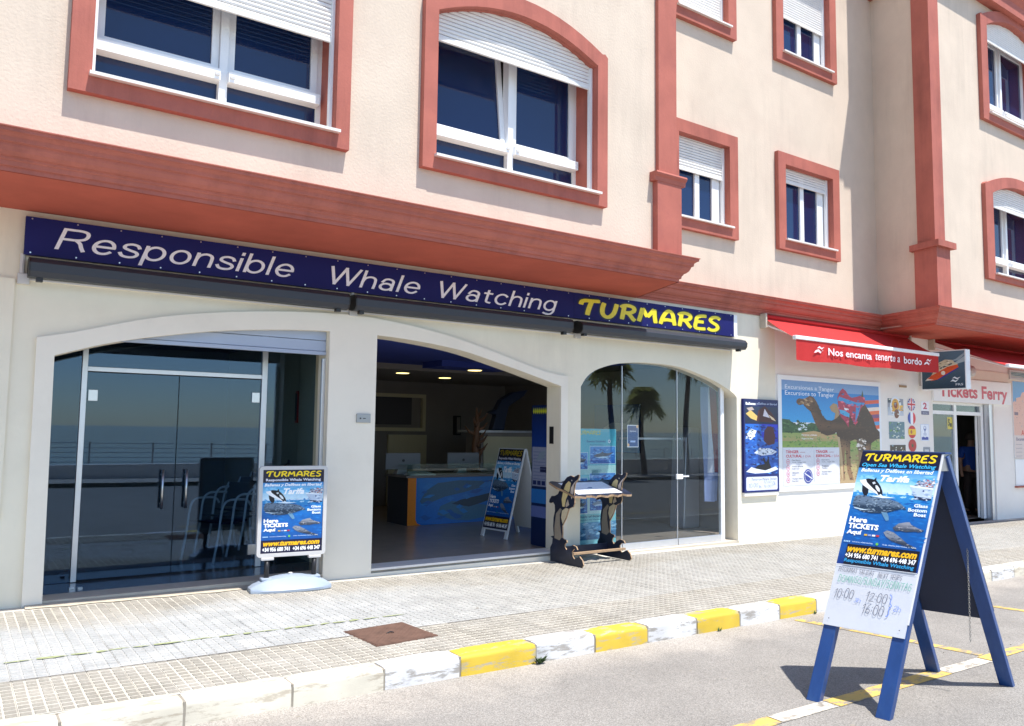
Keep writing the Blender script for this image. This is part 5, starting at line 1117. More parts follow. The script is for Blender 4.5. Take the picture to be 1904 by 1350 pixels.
p.poly(body, lambda a, b: lin('#8a6a4e') if b < .40 else (lin('#6b4c38') if a < .34 or b > .74 else lin('#46332a')))
p.speckle(body, 260, ['#49352b', '#523c2f', '#594333', '#44312a'], .02, 6); p.speckle([(.15, .78), (.16, .82), (.28, .85), (.3, .76), (.22, .76)], 30, ['#b89a74', '#8a684c', '#5a4030'], .025, 8)
p.poly([(.535, .47), (.56, .46), (.585, .25), (.59, .05), (.57, .05), (.555, .25)], '#b8a07c'); p.poly([(.74, .43), (.80, .46), (.84, .42), (.83, .34), (.8, .30), (.75, .33)], '#6a5848'); p.speckle([(.74, .34), (.76, .45), (.84, .45), (.83, .33)], 26, ['#3a3430', '#a89a8a', '#e0d8d0'], .03, 9); p.poly([(.755, .33), (.8, .3), (.81, .0), (.76, .0)], '#8f7658')
# saddle
sad = [(.545, .86), (.57, .92), (.60, .955), (.635, .93), (.665, .88), (.70, .865), (.76, .88), (.81, .90), (.84, .86), (.84, .80), (.80, .77), (.77, .70), (.73, .58), (.70, .63), (.67, .70), (.655, .56), (.62, .62), (.58, .66), (.555, .72)]
p.poly(sad, '#a8304e'); p.poly([(.548, .83), (.60, .82), (.70, .78), (.82, .79), (.84, .82), (.74, .82), (.65, .845), (.56, .87)], '#3f8fc8'); p.poly([(.56, .74), (.62, .73), (.67, .70), (.665, .66), (.61, .68), (.57, .70)], '#4aa3cf'); p.poly([(.74, .78), (.79, .78), (.76, .68), (.73, .62)], '#3d8ac0'); p.poly([(.61, .76), (.66, .75), (.66, .73), (.62, .735)], '#e2e2ea'); p.poly([(.80, .88), (.815, .95), (.825, .88)], '#4a5a3a')
p.speckle(sad, 40, ['#c83c58', '#7f2040', '#2f6aa8', '#d86a80'], .03, 10)
p.text('Excursiones a Tanger', .03, .905, .51, .955, '#e6eef8', .0); p.text('Excursions to Tangier', .03, .845, .51, .90, '#f2f8ff', .0, 0, 2)
p.text('Horarios y billetes', .18, .47, .33, .487, '#ffffff', .01); p.text('Pagos on line', .18, .435, .29, .452, '#ffffff', .01)
p.rect(0, 0, .552, .36, '#d4d6de'); p.rect(.295, .03, .297, .33, '#8a8e9a')
for a, t2 in ((.03, 'CULTURAL'), (.315, 'ESENCIAL')):
    p.text('TÁNGER', a, .305, a+.12, .34, '#c03048', .035); p.rect(a+.13, .312, a+.18, .316, '#a05060'); p.text(t2, a, .265, a+.15, .292, '#c03048', .035); p.text('1 DÍA', a+.16, .265, a+.235, .292, '#c05060', .0)
for a, rows in ((.03, [('Fast ferry', 'Tarifa - Tanger Ville'), ('Visita guiada', 'Guided tour'), ('Almuerzo', 'Lunch'), ('Tiempo libre', 'Free time')]), (.315, [('Fast ferry', 'Tarifa - Tanger Ville'), ('Traslados', 'Transfers'), ('Tiempo libre', 'Free time')])):
    for k, (t1, t2) in enumerate(rows):
        zb = .215-k*.058; p.disc(a+.018, zb+.012, .016, '#c8506a', 14); p.disc(a+.018, zb+.012, .0125, '#d4d6de', 14); p.rect(a+.012, zb+.004, a+.024, zb+.02, '#c8788a')
        p.text(t1, a+.055, zb+.015, a+.055+.008*len(t1), zb+.03, '#4a4e5e', .01); p.text(t2, a+.055, zb-.004, a+.055+.0062*len(t2), zb+.01, '#4a4e5e', .0)
p.disc(.235, .085, .042, '#35428f', 22); p.disc(.235, .085, .034, '#d4d6de', 22); p.disc(.235, .085, .031, '#35428f', 20); p.poly([(.19, .11), (.20, .125), (.285, .065), (.275, .045)], '#35428f'); p.poly([(.197, .112), (.204, .118), (.279, .062), (.272, .054)], '#d8dcea')
p.build('print', cp)
# small prints on the white wall
def flat_thing(name, x0, x1, z0, z1, label, cat, group=None, y=7.995):
    t = thing(name, ((x0+x1)/2, y, z0), label, cat, group); return t, Print((x0, y-.0008, z0), (1, 0, 0), (0, 0, 1), (0, -1, 0), x1-x0, z1-z0)
def backing(t, x0, x1, z0, z1, m_='pvc', y=7.9955): MB().box(x0, x1, y-.0006, y+.003, z0, z1).build('sheet', M[m_], t)
foods = [(13.88, 14.40, 2.02, 2.33, 'square photo of a plated dish with a glass of juice, topmost of the food photos', ('#8a8f9a', '#d9a040')), (13.90, 14.42, 1.60, 1.91, 'square photo of a laid table with plants, second of the food photos', ('#5f7f8a', '#6f9a58')), (13.92, 14.44, 1.20, 1.49, 'square photo of dark food bowls, lowest one partly behind the board', ('#4a4038', '#a86a40'))]
for i, (a, b_, c, d, lb, (c1, c2)) in enumerate(foods):
    t, p = flat_thing('food_photo', a, b_, c, d, lb, 'photo print', 'food photographs on the ferry shop wall'); backing(t, a, b_, c, d); p.rect(0, 0, 1, 1, c1)
    if i == 0: p.rect(0, 0, 1, .5, '#c8ccd4', '#9aa8b8'); p.disc(.5, .55, .36, '#dfe2e6'); p.disc(.48, .6, .24, '#d8a030'); p.disc(.5, .62, .12, '#8a3a20'); p.rect(.74, .3, .96, .62, '#e8a020', '#f0c050'); p.disc(.55, .12, .16, '#7a4a38'); p.rect(.0, .75, .2, 1, '#3a4050')
    p.speckle([(.03, .03), (.03, .97), (.97, .97), (.97, .03)], 60 if i else 16, [c1, c2, '#d8dcd0', '#3a4a40', '#8aa0a8'], .13, i+3); p.build('print', t)
fl_ = [(2.24, 'round British flag sticker, topmost of the flag column'), (1.985, 'round French flag sticker, second of the flag column'), (1.73, 'round Spanish flag sticker, third of the flag column'), (1.48, 'round Moroccan flag sticker, lowest of the flag column')]
for i, (zc, lb) in enumerate(fl_):
    r_ = .118; t, p = flat_thing('flag_sticker', 14.68-r_*1.15, 14.68+r_*1.15, zc-r_, zc+r_, lb, 'flag sticker', 'round flag stickers on the ferry shop wall')
    MB().lathe([(r_*.99, 7.995), (r_*.99, 7.998)], (14.68, 0, zc), 20, 'y').build('sheet', M['pvc'], t)
    def cp_(u0, u1, col, hor=True):   # band of the disc
        pts = []
        for s_ in range(9):
            u = lerp(u0, u1, s_/8); h = math.sqrt(max(0, 1-u*u)); pts.append((u, h))
        ring = [(u, h) for u, h in pts]+[(u, -h) for u, h in reversed(pts)]
        p.poly([(.5+.5*a, .5+.5*b_) if not hor else (.5+.5*b_, .5+.5*a) for a, b_ in ring], col)
    if i == 0:
        p.disc(.5, .5, .499, '#2a3a8a', 24, .499)
        for cc_, w in (('#f0f0f4', .12), ('#c8283c', .05)):
            for sg in (1, -1): p.poly([(.5-.34+sg*w*0-w/2, .5-sg*.34), (.5-.34+w/2, .5-sg*.34-sg*0), (.5+.34+w/2, .5+sg*.34), (.5+.34-w/2, .5+sg*.34)], cc_)
        for cc_, w in (('#f0f0f4', .14), ('#c8283c', .08)): p.rect(.5-w, .02, .5+w, .98, cc_); p.rect(.02, .5-w, .98, .5+w, cc_)
    elif i == 1: cp_(-.99, -.33, '#2a48a8', False); cp_(-.33, .33, '#eef0f4', False); cp_(.33, .99, '#d82c3c', False)
    elif i == 2: cp_(-.99, -.45, '#c82428'); cp_(-.45, .45, '#f0c020'); cp_(.45, .99, '#c82428'); p.disc(.4, .5, .13, '#b06030', 10)
    else: p.disc(.5, .5, .499, '#b8242c', 24, .499); p.poly([(.5+.2*math.cos(PI/2+k*PI/5)*(1 if k % 2 == 0 else .45), .5+.2*math.sin(PI/2+k*PI/5)*(1 if k % 2 == 0 else .45)) for k in range(10)], '#2a5a38')
    p.build('print', t)
t, p = flat_thing('number_sticker', 15.02, 15.30, 2.06, 2.31, 'white sticker with a red number two above a grey bar', 'sticker'); backing(t, 15.02, 15.30, 2.06, 2.31); p.rect(0, .33, 1, 1, '#e6e6ec'); p.text('2', .25, .42, .75, .92, '#b8305a', .04); p.rect(0, 0, 1, .28, '#5a5a7a'); p.text('ferries', .2, .08, .8, .2, '#c8c8d8'); p.build('print', t)
t, p = flat_thing('tourism_sticker', 14.98, 15.28, 1.57, 1.88, 'white sticker with a dark blue emblem and blue foot', 'sticker'); backing(t, 14.98, 15.28, 1.57, 1.88); p.rect(0, 0, 1, 1, '#c8d0e8'); p.rect(.04, .03, .96, .97, '#e8ecf5'); p.disc(.5, .75, .16, '#5a70a8'); p.disc(.5, .78, .1, '#e8ecf5'); p.rect(.46, .45, .54, .72, '#5a70a8'); p.rect(.3, .40, .7, .43, '#7a8ab8'); p.rect(.3, .33, .7, .36, '#7a8ab8'); p.poly([(.1, .05), (.1, .2), (.3, .25), (.5, .19), (.7, .25), (.9, .2), (.9, .05)], '#203c9a'); p.build('print', t)
t, p = flat_thing('grey_sticker', 15.05, 15.30, 1.27, 1.45, 'small grey picture sticker below the tourism sticker', 'sticker'); backing(t, 15.05, 15.30, 1.27, 1.45); p.rect(0, 0, 1, 1, '#8a8f98'); p.rect(.2, .25, .8, .75, '#c0c4cc'); p.build('print', t)
# ticket door
dr = thing('ticket_office_door', (16.7, 8.15, .0), 'white framed glass door standing half open under the ticket sign', 'door')
zb = gz(16.7)+.01; fy0, fy1 = 8.13, 8.20
for xa, xb in ((15.45, 15.52), (16.52, 16.62), (17.62, 17.72)): MB().box(xa, xb, fy0, fy1, zb, 2.33).build('post', M['pvc'], dr, bevel=.004)
MB().box(15.52, 17.62, fy0+.002, fy1-.002, 2.09, 2.16).build('transom', M['pvc'], dr); MB().box(15.52, 17.62, fy0+.002, fy1-.002, 2.285, 2.33).build('head', M['pvc'], dr)
MB().box(15.52, 16.52, fy0+.002, fy1-.002, zb, zb+.1).build('bottom_rail', M['pvc'], dr)
for xa, xb in ((15.52, 16.52), (16.62, 17.62)): MB().box(xa, xb, 8.16, 8.168, 2.16, 2.285).build('pane', M['glass3'], dr)
MB().box(15.52, 16.52, 8.16, 8.168, zb+.1, 2.09).build('pane', M['glass3'], dr)
LM = Matrix.Translation((17.60, 8.22, 0)) @ Matrix.Rotation(R(26), 4, 'Z')
lf = MB(); lf.box(0, .05, -.02, .02, zb+.02, 2.09); lf.box(.80, .86, -.02, .02, zb+.02, 2.09); lf.box(.05, .80, -.02, .02, 2.02, 2.09); lf.box(.05, .80, -.02, .02, zb+.02, zb+.12); dlf = lf.xform(LM).build('door_leaf', M['pvc'], dr); MB().box(.05, .80, -.004, .004, zb+.12, 2.02).xform(LM).build('pane', M['glass3'], dlf)
MB().box(.70, .74, -.06, -.02, .95, 1.25).xform(LM).build('handle', M['steel'], dlf)
MB().box(17.75, 17.9, 8.02, 8.2, -.3, 2.33).build('shutter_guide', M['alu'], bld)
t, p = flat_thing('no_smoking_sticker', 16.30, 16.50, 1.80, 2.04, 'small yellow warning sticker on the glass beside the ticket door', 'sticker', y=8.159); backing(t, 16.30, 16.50, 1.80, 2.04, y=8.1595); p.rect(0, 0, 1, 1, '#c8b83a'); p.text('5', .15, .25, .5, .85, '#2a2a20', .05); p.rect(.5, .2, .85, .5, '#2a2a20'); p.build('print', t)
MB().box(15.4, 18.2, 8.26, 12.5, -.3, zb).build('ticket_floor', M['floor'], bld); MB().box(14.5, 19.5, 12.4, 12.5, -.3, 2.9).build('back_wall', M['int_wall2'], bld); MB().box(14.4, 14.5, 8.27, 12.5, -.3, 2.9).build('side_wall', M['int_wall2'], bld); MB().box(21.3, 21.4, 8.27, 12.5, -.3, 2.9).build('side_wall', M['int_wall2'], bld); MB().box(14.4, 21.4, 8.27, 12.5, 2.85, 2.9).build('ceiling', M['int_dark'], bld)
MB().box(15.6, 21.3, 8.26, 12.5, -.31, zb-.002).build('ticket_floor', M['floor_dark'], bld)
tk = thing('tickets_ferry_sign', (17.0, 7.98, 2.3), 'white sign board with red tickets lettering above the ferry shop door', 'sign')
MB().prism([(15.42, 2.335), (15.42, 2.80), (18.62, 2.80), (18.62, 2.335)], 7.955, 7.998).build('board', M['pvc'], tk)
p = Print((15.42, 7.9545, 2.335), (1, 0, 0), (0, 0, 1), (0, -1, 0), 3.2, .465); p.text('Tickets Ferry', .06, .02, .945, .76, '#c4284a', .03, 0, 4); p.build('lettering', tk)
# arched trim, bulkhead lamp, vent
MB().wall([(14.9, 2.82)]+[(lerp(14.9, 20.5, i/16), 2.86+.16*(1-(2*i/16-1)**2)) for i in range(17)]+[(20.5, 2.82)], [], 7.985, 8.0).build('arch_trim', M['cream2'], bld)
bl = thing('bulkhead_lamp', (17.2, 7.95, 2.9), 'small round beige bulkhead lamp below the second red awning', 'lamp')
MB().lathe([(.11, 7.998), (.115, 7.97), (.10, 7.93), (.06, 7.905), (.02, 7.90)], (16.95, 0, 2.98), 16, 'y').build('cover', M['greypl'], bl, smooth=True); MB().box(16.83, 17.07, 7.92, 7.93, 2.975, 2.985).build('grille', M['alu'], bl)
vg = thing('vent_grille', (19.0, 7.97, 2.95), 'dark horizontal vent grille at the right edge under the awning', 'vent')
MB().wall(rect_hole(18.6, 19.5, 2.90, 3.10), [rect_hole(18.66, 19.44, 2.94, 3.06)], 7.96, 7.998).build('frame', M['greypl'], vg)
for k in range(4): MB().box(18.66, 19.44, 7.97, 7.99, 2.945+k*.03, 2.957+k*.03).build('slat', M['greybox'], vg)
MB().box(18.66, 19.44, 7.992, 7.997, 2.94, 3.06).build('backing', M['black'], vg)
mp = thing('excursion_map_poster', (19.6, 7.98, 1.2), 'excursion map poster of a pink coastline at the right edge', 'poster')
MB().box(18.74, 20.9, 7.975, 7.998, 1.20, 2.86).build('panel', M['pvc'], mp)
p = Print((18.74, 7.9745, 1.2), (1, 0, 0), (0, 0, 1), (0, -1, 0), 2.16, 1.66); p.rect(0, .3, 1, 1, '#3f86c8', '#5a9ad0'); p.poly([(0, .3), (0, .72), (.06, .78), (.16, .80), (.2, .86), (.3, .88), (1, .9), (1, .3)], '#d8a898'); p.rect(0, 0, 1, .3, '#cfc0bc')
p.rect(.02, .56, .10, .6, '#6a5068'); p.disc(.05, .76, .02, '#5a8ab0'); p.speckle([(.02, .4), (.02, .74), (.3, .8), (.5, .4)], 30, ['#5a4a60', '#c08078', '#8aa0b0'], .02, 3); p.text('Excursiones', .04, .23, .30, .27, '#4a3a6a', .03)
for k in range(4): p.rect(.03, .18-k*.05, .16, .185-k*.05, '#7a7080')
p.text('A', .15, .3, .22, .37, '#c83030', .03); p.build('print', mp)
wl_ = thing('service_hatch', (19.3, 7.97, .6), 'closed white hatch with a red ledge below the map poster', 'hatch')
MB().box(18.76, 20.5, 7.98, 7.999, .62, 1.18).build('panel', M['pvc'], wl_, bevel=.004); MB().box(18.72, 20.5, 7.93, 7.999, .585, .615).build('ledge', M['terra'], wl_)
# red awnings
def awning(xa, xb, yo, zo, val, label, words):
    t = thing('red_awning', ((xa+xb)/2, 7.7, 3.0), label, 'awning', 'red awnings of the ferry shop')
    n = 14; q = MB(); vs = []
    for i in range(n+1):
        for j in range(5):
            u_, v_ = i/n, j/4; vs.append((lerp(xa, xb, u_), lerp(7.95, yo, v_), lerp(3.47, zo, v_)-.02*math.sin(v_*PI)))
    q.add(vs, [(i*5+j, i*5+j+1, (i+1)*5+j+1, (i+1)*5+j) for i in range(n) for j in range(4)]); q.build('fabric', M['awning'], t, smooth=True)
    MB().tube([(xa, 7.94, 3.49), (xb, 7.94, 3.49)], .035, 12).build('roller', M['awning'], t, smooth=True)
    MB().box(xa-.02, xb+.02, yo-.035, yo+.03, zo-.03, zo+.03).build('front_bar', M['pvc'], t, bevel=.01)
    for xx in (xa-.05, xb+.01): 
        MB().box(xx, xx+.04, 7.88, 7.998, 3.30, 3.53).build('bracket', M['thresh'], t, bevel=.01)
        sx = .30 if xx < xa else -.30
        MB().tube([(xx+.02+sx*.2, 7.94, 3.36), (xx+.02+sx, (7.9+yo)/2, lerp(3.36, zo, .5)-.03), (xx+.03+sx*.4, yo+.04, zo-.01)], .018, 8).build('arm', M['pvc'], t)
    if val:
        q = MB(); m_ = 120; vs = []
        for i in range(m_+1):
            u_ = i/m_
            for j in range(4):
                v_ = j/3; a_ = .008*math.sin(u_*70+.9*math.sin(u_*23))*v_+.006*math.sin(u_*31)*v_
                vs.append((lerp(xa, xb, u_), yo-.02+a_, zo-.03-val*v_*(1+.03*math.sin(u_*18))))
        q.add(vs, [(i*4+j, (i+1)*4+j, (i+1)*4+j+1, i*4+j+1) for i in range(m_) for j in range(3)]); q.build('valance', M['awning'], t, smooth=True)
        p = Print((xa, yo-.037, zo-.03-val), (1, 0, 0), (0, 0, 1), (0, -1, 0), xb-xa, val)
        wave = lambda a0, s_: [p.poly([(a0, .42+s_*0), (a0+.012, .56), (a0+.03, .62), (a0+.045, .50), (a0+.06, .60), (a0+.05, .56), (a0+.042, .42), (a0+.026, .50), (a0+.014, .44)], '#f0d8da'), p.poly([(a0+.02, .66), (a0+.035, .78), (a0+.05, .70), (a0+.066, .78), (a0+.05, .62), (a0+.036, .68)], '#f0d8da')]
        wave(.10, 1); wave(.87, 1)
        p.text('Nos encanta', .19, .37, .48, .74, '#f2dfe0', .02, 0, 3); p.text('tenerte a', .505, .40, .685, .74, '#f2dfe0', .01, .15, 3); p.text('bordo', .715, .37, .855, .76, '#f2dfe0', .02, 0, 3)
        p.build('lettering', t)
    return t
awning(10.36, 14.5, 7.40, 3.115, .31, 'half open red awning with white lettering on its valance', True)
awning(15.40, 19.9, 6.62, 2.93, 0, 'red awning without lettering, farther right above the ticket sign', False)
# projecting light box sign
ls = thing('projecting_ferry_sign', (15.0, 7.55, 2.5), 'square light box with a ferry photo projecting from the wall beside the red awning', 'sign')
LBx0, LBx1, LBy0, LBy1, LBz0, LBz1 = 14.93, 15.09, 7.11, 7.93, 2.51, 3.23
MB().box(LBx0, LBx1, LBy0, LBy1, LBz0, LBz1).build('box', M['pvc'], ls, bevel=.006)
MB().box(14.98, 15.04, 7.93, 8.0, 2.6, 3.1).build('bracket', M['greypl'], ls)
p = Print((LBx0-.001, LBy1-.02, LBz0+.02), (0, -1, 0), (0, 0, 1), (-1, 0, 0), LBy1-LBy0-.04, LBz1-LBz0-.04)
p.rect(0, 0, 1, 1, '#1f3a4c', '#5a7488'); p.poly([(.62, .62), (.8, .7), (1, .85), (1, .7), (.85, .66), (.7, .6)], '#9fb0b8'); p.poly([(.6, .72), (.8, .78), (1, .95), (1, .88), (.85, .74)], '#8fa3ad')
p.poly([(.10, .27), (.22, .22), (.40, .26), (.86, .56), (.82, .66), (.6, .62), (.3, .50), (.2, .34)], '#d8552c'); p.poly([(.35, .24), (.42, .25), (.85, .53), (.86, .56), (.5, .34)], '#2a3a9a'); p.poly([(.22, .36), (.34, .56), (.40, .70), (.55, .78), (.72, .76), (.78, .68), (.86, .64), (.60, .58), (.40, .46)], '#cfc4a8'); p.poly([(.42, .56), (.7, .68), (.72, .65), (.44, .53)], '#4a5560'); p.poly([(.07, .22), (.2, .34), (.12, .28), (.28, .25)], '#e0e0d8'); p.disc(.5, .42, .05, '#e8e0d0', 12)
p.speckle([(.28, .5), (.42, .72), (.72, .76), (.6, .58)], 26, ['#8a8474', '#f0ead8', '#b8ac90'], .05, 2)
p.poly([(.66, .18), (.72, .24), (.78, .20), (.86, .24), (.78, .16), (.72, .19)], '#dfe6ea'); p.poly([(.70, .26), (.76, .31), (.82, .27), (.9, .3), (.82, .23), (.76, .27)], '#dfe6ea'); p.text('FRS', .78, .07, .95, .13, '#c8d2d8', .02)
p.build('print', ls)
bs = thing('small_wall_bracket', (14.8, 7.98, 2.55), 'small brass coloured name plate on the white wall below the projecting sign', 'plate')
MB().box(14.28, 14.52, 7.985, 7.998, 2.545, 2.585).build('plate', M['ply'], bs)

# person in the ticket doorway (seen from behind, blue polo)
pe = thing('person', (18.45, 8.75, zb), 'person in a blue polo shirt standing with their back turned in the ticket office doorway', 'person', rz=R(-35), local=True)
def skin_body(name, verts, edges, radii, matl, parent, sub=2):
    me = bpy.data.meshes.new(name); me.from_pydata(verts, edges, []); ob = bpy.data.objects.new(name, me); COL.objects.link(ob)
    md = ob.modifiers.new('skin', 'SKIN'); md.use_smooth_shade = True
    for i, r_ in enumerate(radii): me.skin_vertices[0].data[i].radius = (r_, r_) if not isinstance(r_, tuple) else r_
    me.skin_vertices[0].data[0].use_root = True
    s_ = ob.modifiers.new('sub', 'SUBSURF'); s_.levels = sub; s_.render_levels = sub
    dg = bpy.context.evaluated_depsgraph_get(); dg.update(); m2 = bpy.data.meshes.new_from_object(ob.evaluated_get(dg)); bpy.data.objects.remove(ob)
    m2.materials.clear(); m2.materials.append(M[matl]); m2.polygons.foreach_set('use_smooth', [True]*len(m2.polygons)); o2 = bpy.data.objects.new(name, m2); COL.objects.link(o2); o2.parent = parent; o2['o'] = (0, 0, 0); return o2
V_ = [(0,0,.95),(0,.0,1.15),(0,.01,1.35),(0,.0,1.47),(0,-.01,1.55),(0,-.03,1.66),(.17,.01,1.41),(.235,.02,1.14),(.25,-.06,.90),(.25,-.09,.80),(-.17,.01,1.41),(-.235,.02,1.14),(-.25,-.06,.90),(-.25,-.09,.80),(.09,0,.88),(.10,-.01,.50),(.11,.03,.09),(.12,-.10,.035),(-.09,0,.88),(-.10,-.01,.50),(-.11,.03,.09),(-.12,-.10,.035)]
E_ = [(0,1),(1,2),(2,3),(3,4),(4,5),(2,6),(6,7),(7,8),(8,9),(2,10),(10,11),(11,12),(12,13),(0,14),(14,15),(15,16),(16,17),(0,18),(18,19),(19,20),(20,21)]
R_ = [.14,.14,.15,.07,.055,.095,.06,.045,.035,.035,.06,.045,.035,.035,.095,.062,.042,.04,.095,.062,.042,.04]
skin_body('body', V_, E_, R_, 'skin', pe)
skin_body('polo_shirt', [(0,0,.88),(0,.0,1.12),(0,.01,1.36),(0,0,1.46),(.18,.01,1.40),(.235,.02,1.20),(-.18,.01,1.40),(-.235,.02,1.20)], [(0,1),(1,2),(2,3),(2,4),(4,5),(2,6),(6,7)], [(.19,.15),(.175,.145),(.185,.15),.085,.085,.075,.085,.075], 'shirt', pe)
skin_body('trousers', [(0,0,.93),(.09,0,.85),(.10,-.01,.50),(.11,.02,.10),(-.09,0,.85),(-.10,-.01,.50),(-.11,.02,.10)], [(0,1),(1,2),(2,3),(0,4),(4,5),(5,6)], [(.17,.135),.11,.085,.075,.11,.085,.075], 'trous', pe)
hr = MB().lathe([(.02, 1.785), (.06, 1.775), (.095, 1.74), (.108, 1.69), (.105, 1.64), (.09, 1.60)], (0, .015, 0), 14, sy=1.1).build('hair', M['hair'], pe, smooth=True, world=False)
sh = MB(); 
for sx in (-.115, .115): sh.lathe([(.045, 0), (.055, .02), (.05, .06), (.03, .08)], (sx, -.02, 0), 12, sy=2.2)
for i_, sx in enumerate((-.115, .115)): MB().lathe([(.045, 0), (.055, .02), (.05, .06), (.03, .08)], (sx, -.02, 0), 12, sy=2.2).build('shoe', M['black'], pe, smooth=True, world=False)

# ================================================================== STREET THINGS
# manhole cover
mh = thing('inspection_cover', (2.845, 5.63, gz(2.85)+.006), 'square rusty brown chequered inspection cover set in the pavement', 'manhole cover', rz=R(4), local=True)
MB().box(-.262, .262, -.262, .262, -.012, .002).build('frame', M['rust'], mh, world=False)
q = MB().box(-.25, .25, -.25, .25, .0, .004)
for i in range(24):
    for j in range(24):
        a, b_ = -.24+i*.0205, -.24+j*.0205; s_ = 1 if (i+j) % 2 else -1
        q.add([(a, b_, .004), (a+.016, b_+.004*s_, .004), (a+.013, b_+.011, .0075), (a+.003, b_+.011-.003*s_, .0075), (a+.014, b_+.017, .004)], [(0, 1, 2, 3), (2, 4, 3)])
q.build('chequer_plate', M['rust'], mh, world=False); MB().tube([(-.03, 0, .006), (0, 0, .016), (.03, 0, .006)], .005, 6).build('lifting_ring', M['black'], mh, world=False)
# weeds at the kerb
def weed(x_, y_, n, s_, lab):
    r_ = random.Random(int(x_*100)); q = MB()
    for k in range(n):
        a_ = r_.uniform(0, 6.28); l_ = s_*r_.uniform(.5, 1); z0 = gz(x_)-.14; e = Vector((math.cos(a_)*l_*.8, math.sin(a_)*l_*.5-.01, l_*r_.uniform(.4, 1.1))); p0 = Vector((x_+r_.uniform(-.015, .015), y_, z0)); sd = Vector((-math.sin(a_), math.cos(a_), 0))*s_*.13
        q.add([tuple(p0), tuple(p0+e*.5+sd), tuple(p0+e), tuple(p0+e*.5-sd)], [(0, 1, 2, 3)])
    tag(q.build('weed', M['leaf']), lab, 'weed', 'weeds growing at the foot of the kerb')
weed(3.66, 4.83, 46, .085, 'green weed tuft at the foot of the kerb beside the first bright yellow stone')
weed(5.62, 4.83, 16, .04, 'tiny weed at the foot of the second yellow kerb stone from the right')
weed(7.0, 4.83, 14, .04, 'tiny weed near the kerb behind the pavement board')
# dark chips and pebbles on road and pavement
rp = random.Random(11); q = MB()
for k in range(260):
    x_ = rp.uniform(.5, 9); y_ = rp.uniform(2.2, 4.8) if k < 190 else rp.uniform(5.1, 7.9); z_ = gz(x_)-.14 if y_ < 4.9 else gz(x_)+.005
    s_ = rp.uniform(.003, .009)*(1 if k % 11 else 1.8); a_ = rp.uniform(0, 3); q.add([(x_-s_*math.cos(a_), y_-s_*math.sin(a_), z_), (x_+s_*.4, y_-s_*.6, z_), (x_+s_, y_+s_*.4, z_), (x_, y_, z_+s_*.5)], [(0, 1, 3), (1, 2, 3), (2, 0, 3)])
for k in range(70):
    x_ = rp.uniform(.3, 12); y_ = rp.uniform(5.1, 7.8) if k < 45 else rp.uniform(2.4, 4.7); z_ = gz(x_)-.1385 if y_ < 4.9 else gz(x_)+.0052; s_ = rp.uniform(.008, .02)
    q.add([(x_+s_*math.cos(a_)*rp.uniform(.7, 1.3), y_+s_*.7*math.sin(a_), z_) for a_ in [2*PI*i/7 for i in range(7)]], [tuple(range(7))])
tag(q.build('grit', M['concrete']), 'loose grit and pebbles scattered on road and pavement', 'grit', kind='stuff')

# poster stander with water base
pst = thing('poster_stand', (2.79, 7.66, gz(2.8)+.006), 'silver framed whale poster stand on a grey curved plastic base', 'poster stand', rz=R(-7), local=True)
fwid, fz0, fz1 = .655, .315, 1.175
def rrect(x0, x1, z0, z1, r_, n=5):
    pts = []
    for cx, cz, a0 in ((x1-r_, z1-r_, 0), (x0+r_, z1-r_, 90), (x0+r_, z0+r_, 180), (x1-r_, z0+r_, 270)):
        for k in range(n+1): a_ = R(a0+90*k/n); pts.append((cx+r_*math.cos(a_), cz+r_*math.sin(a_)))
    return pts
MB().wall(rrect(-fwid/2, fwid/2, fz0, fz1, .035), [rect_hole(-fwid/2+.035, fwid/2-.035, fz0+.035, fz1-.035)], -.02, .02).build('frame', M['greypl'], pst, bevel=.006, world=False)
MB().box(-fwid/2+.03, fwid/2-.03, -.006, .006, fz0+.03, fz1-.03).build('backing_sheet', M['whitepaint'], pst, world=False)
p = Print((fwid/2-.035, .0075, fz0+.035), (-1, 0, 0), (0, 0, 1), (0, 1, 0), fwid-.07, fz1-fz0-.07); p.rect(0, 0, 1, 1, '#8fb4d0', '#b4d2e6'); p.rect(0, 0, 1, .12, '#3a4a80'); p.build('added_rear_print', pst)  # pale back print, added to lighten the stand's mirror image in the door glass
p = Print((-fwid/2+.035, -.0075, fz0+.035), (1, 0, 0), (0, 0, 1), (0, -1, 0), fwid-.07, fz1-fz0-.07); whale_poster(p, 'stand'); p.build('poster', pst)
for sx in (-.225, .225):
    MB().box(sx-.06, sx+.06, -.03, .03, fz0-.028, fz0-.001).build('clamp', M['greypl'], pst, bevel=.006, world=False)
    MB().lathe([(.024, .12), (.024, fz0-.028)], (sx, 0, 0), 12).build('spring_foot', M['black'], pst, smooth=True, world=False)
    MB().box(sx-.055, sx+.055, -.05, .05, .098, .125).build('socket', M['standgrey'], pst, bevel=.01, world=False)
q = MB(); n = 22; L = .38; rows = []
for i in range(n+1):
    u_ = -1+2*i/n; x_ = u_*L; hw = (.155*(1-abs(u_)**3.2*.45)); top = .105*(1-u_*u_)**.8*1.0+.038; 
    rows.append([(x_, -hw, .0), (x_, -hw*1.02, .022), (x_, -hw*.93, .04), (x_, -hw*.62, top*.86+.008), (x_, -hw*.3, top), (x_, hw*.3, top), (x_, hw*.62, top*.86+.008), (x_, hw*.93, .04), (x_, hw, .0)])
k_ = 9; vs = [v for r_ in rows for v in r_]; q.add(vs, [(i*k_+j, (i+1)*k_+j, (i+1)*k_+j+1, i*k_+j+1) for i in range(n) for j in range(k_-1)]+[tuple(range(k_)), tuple(n*k_+j for j in reversed(range(k_)))])
q.build('water_base', M['standgrey'], pst, world=False, auto=True)
MB().lathe([(.02, .14), (.022, .155), (.015, .16)], (0, .0, 0), 12).build('filler_cap', M['greypl'], pst, world=False)

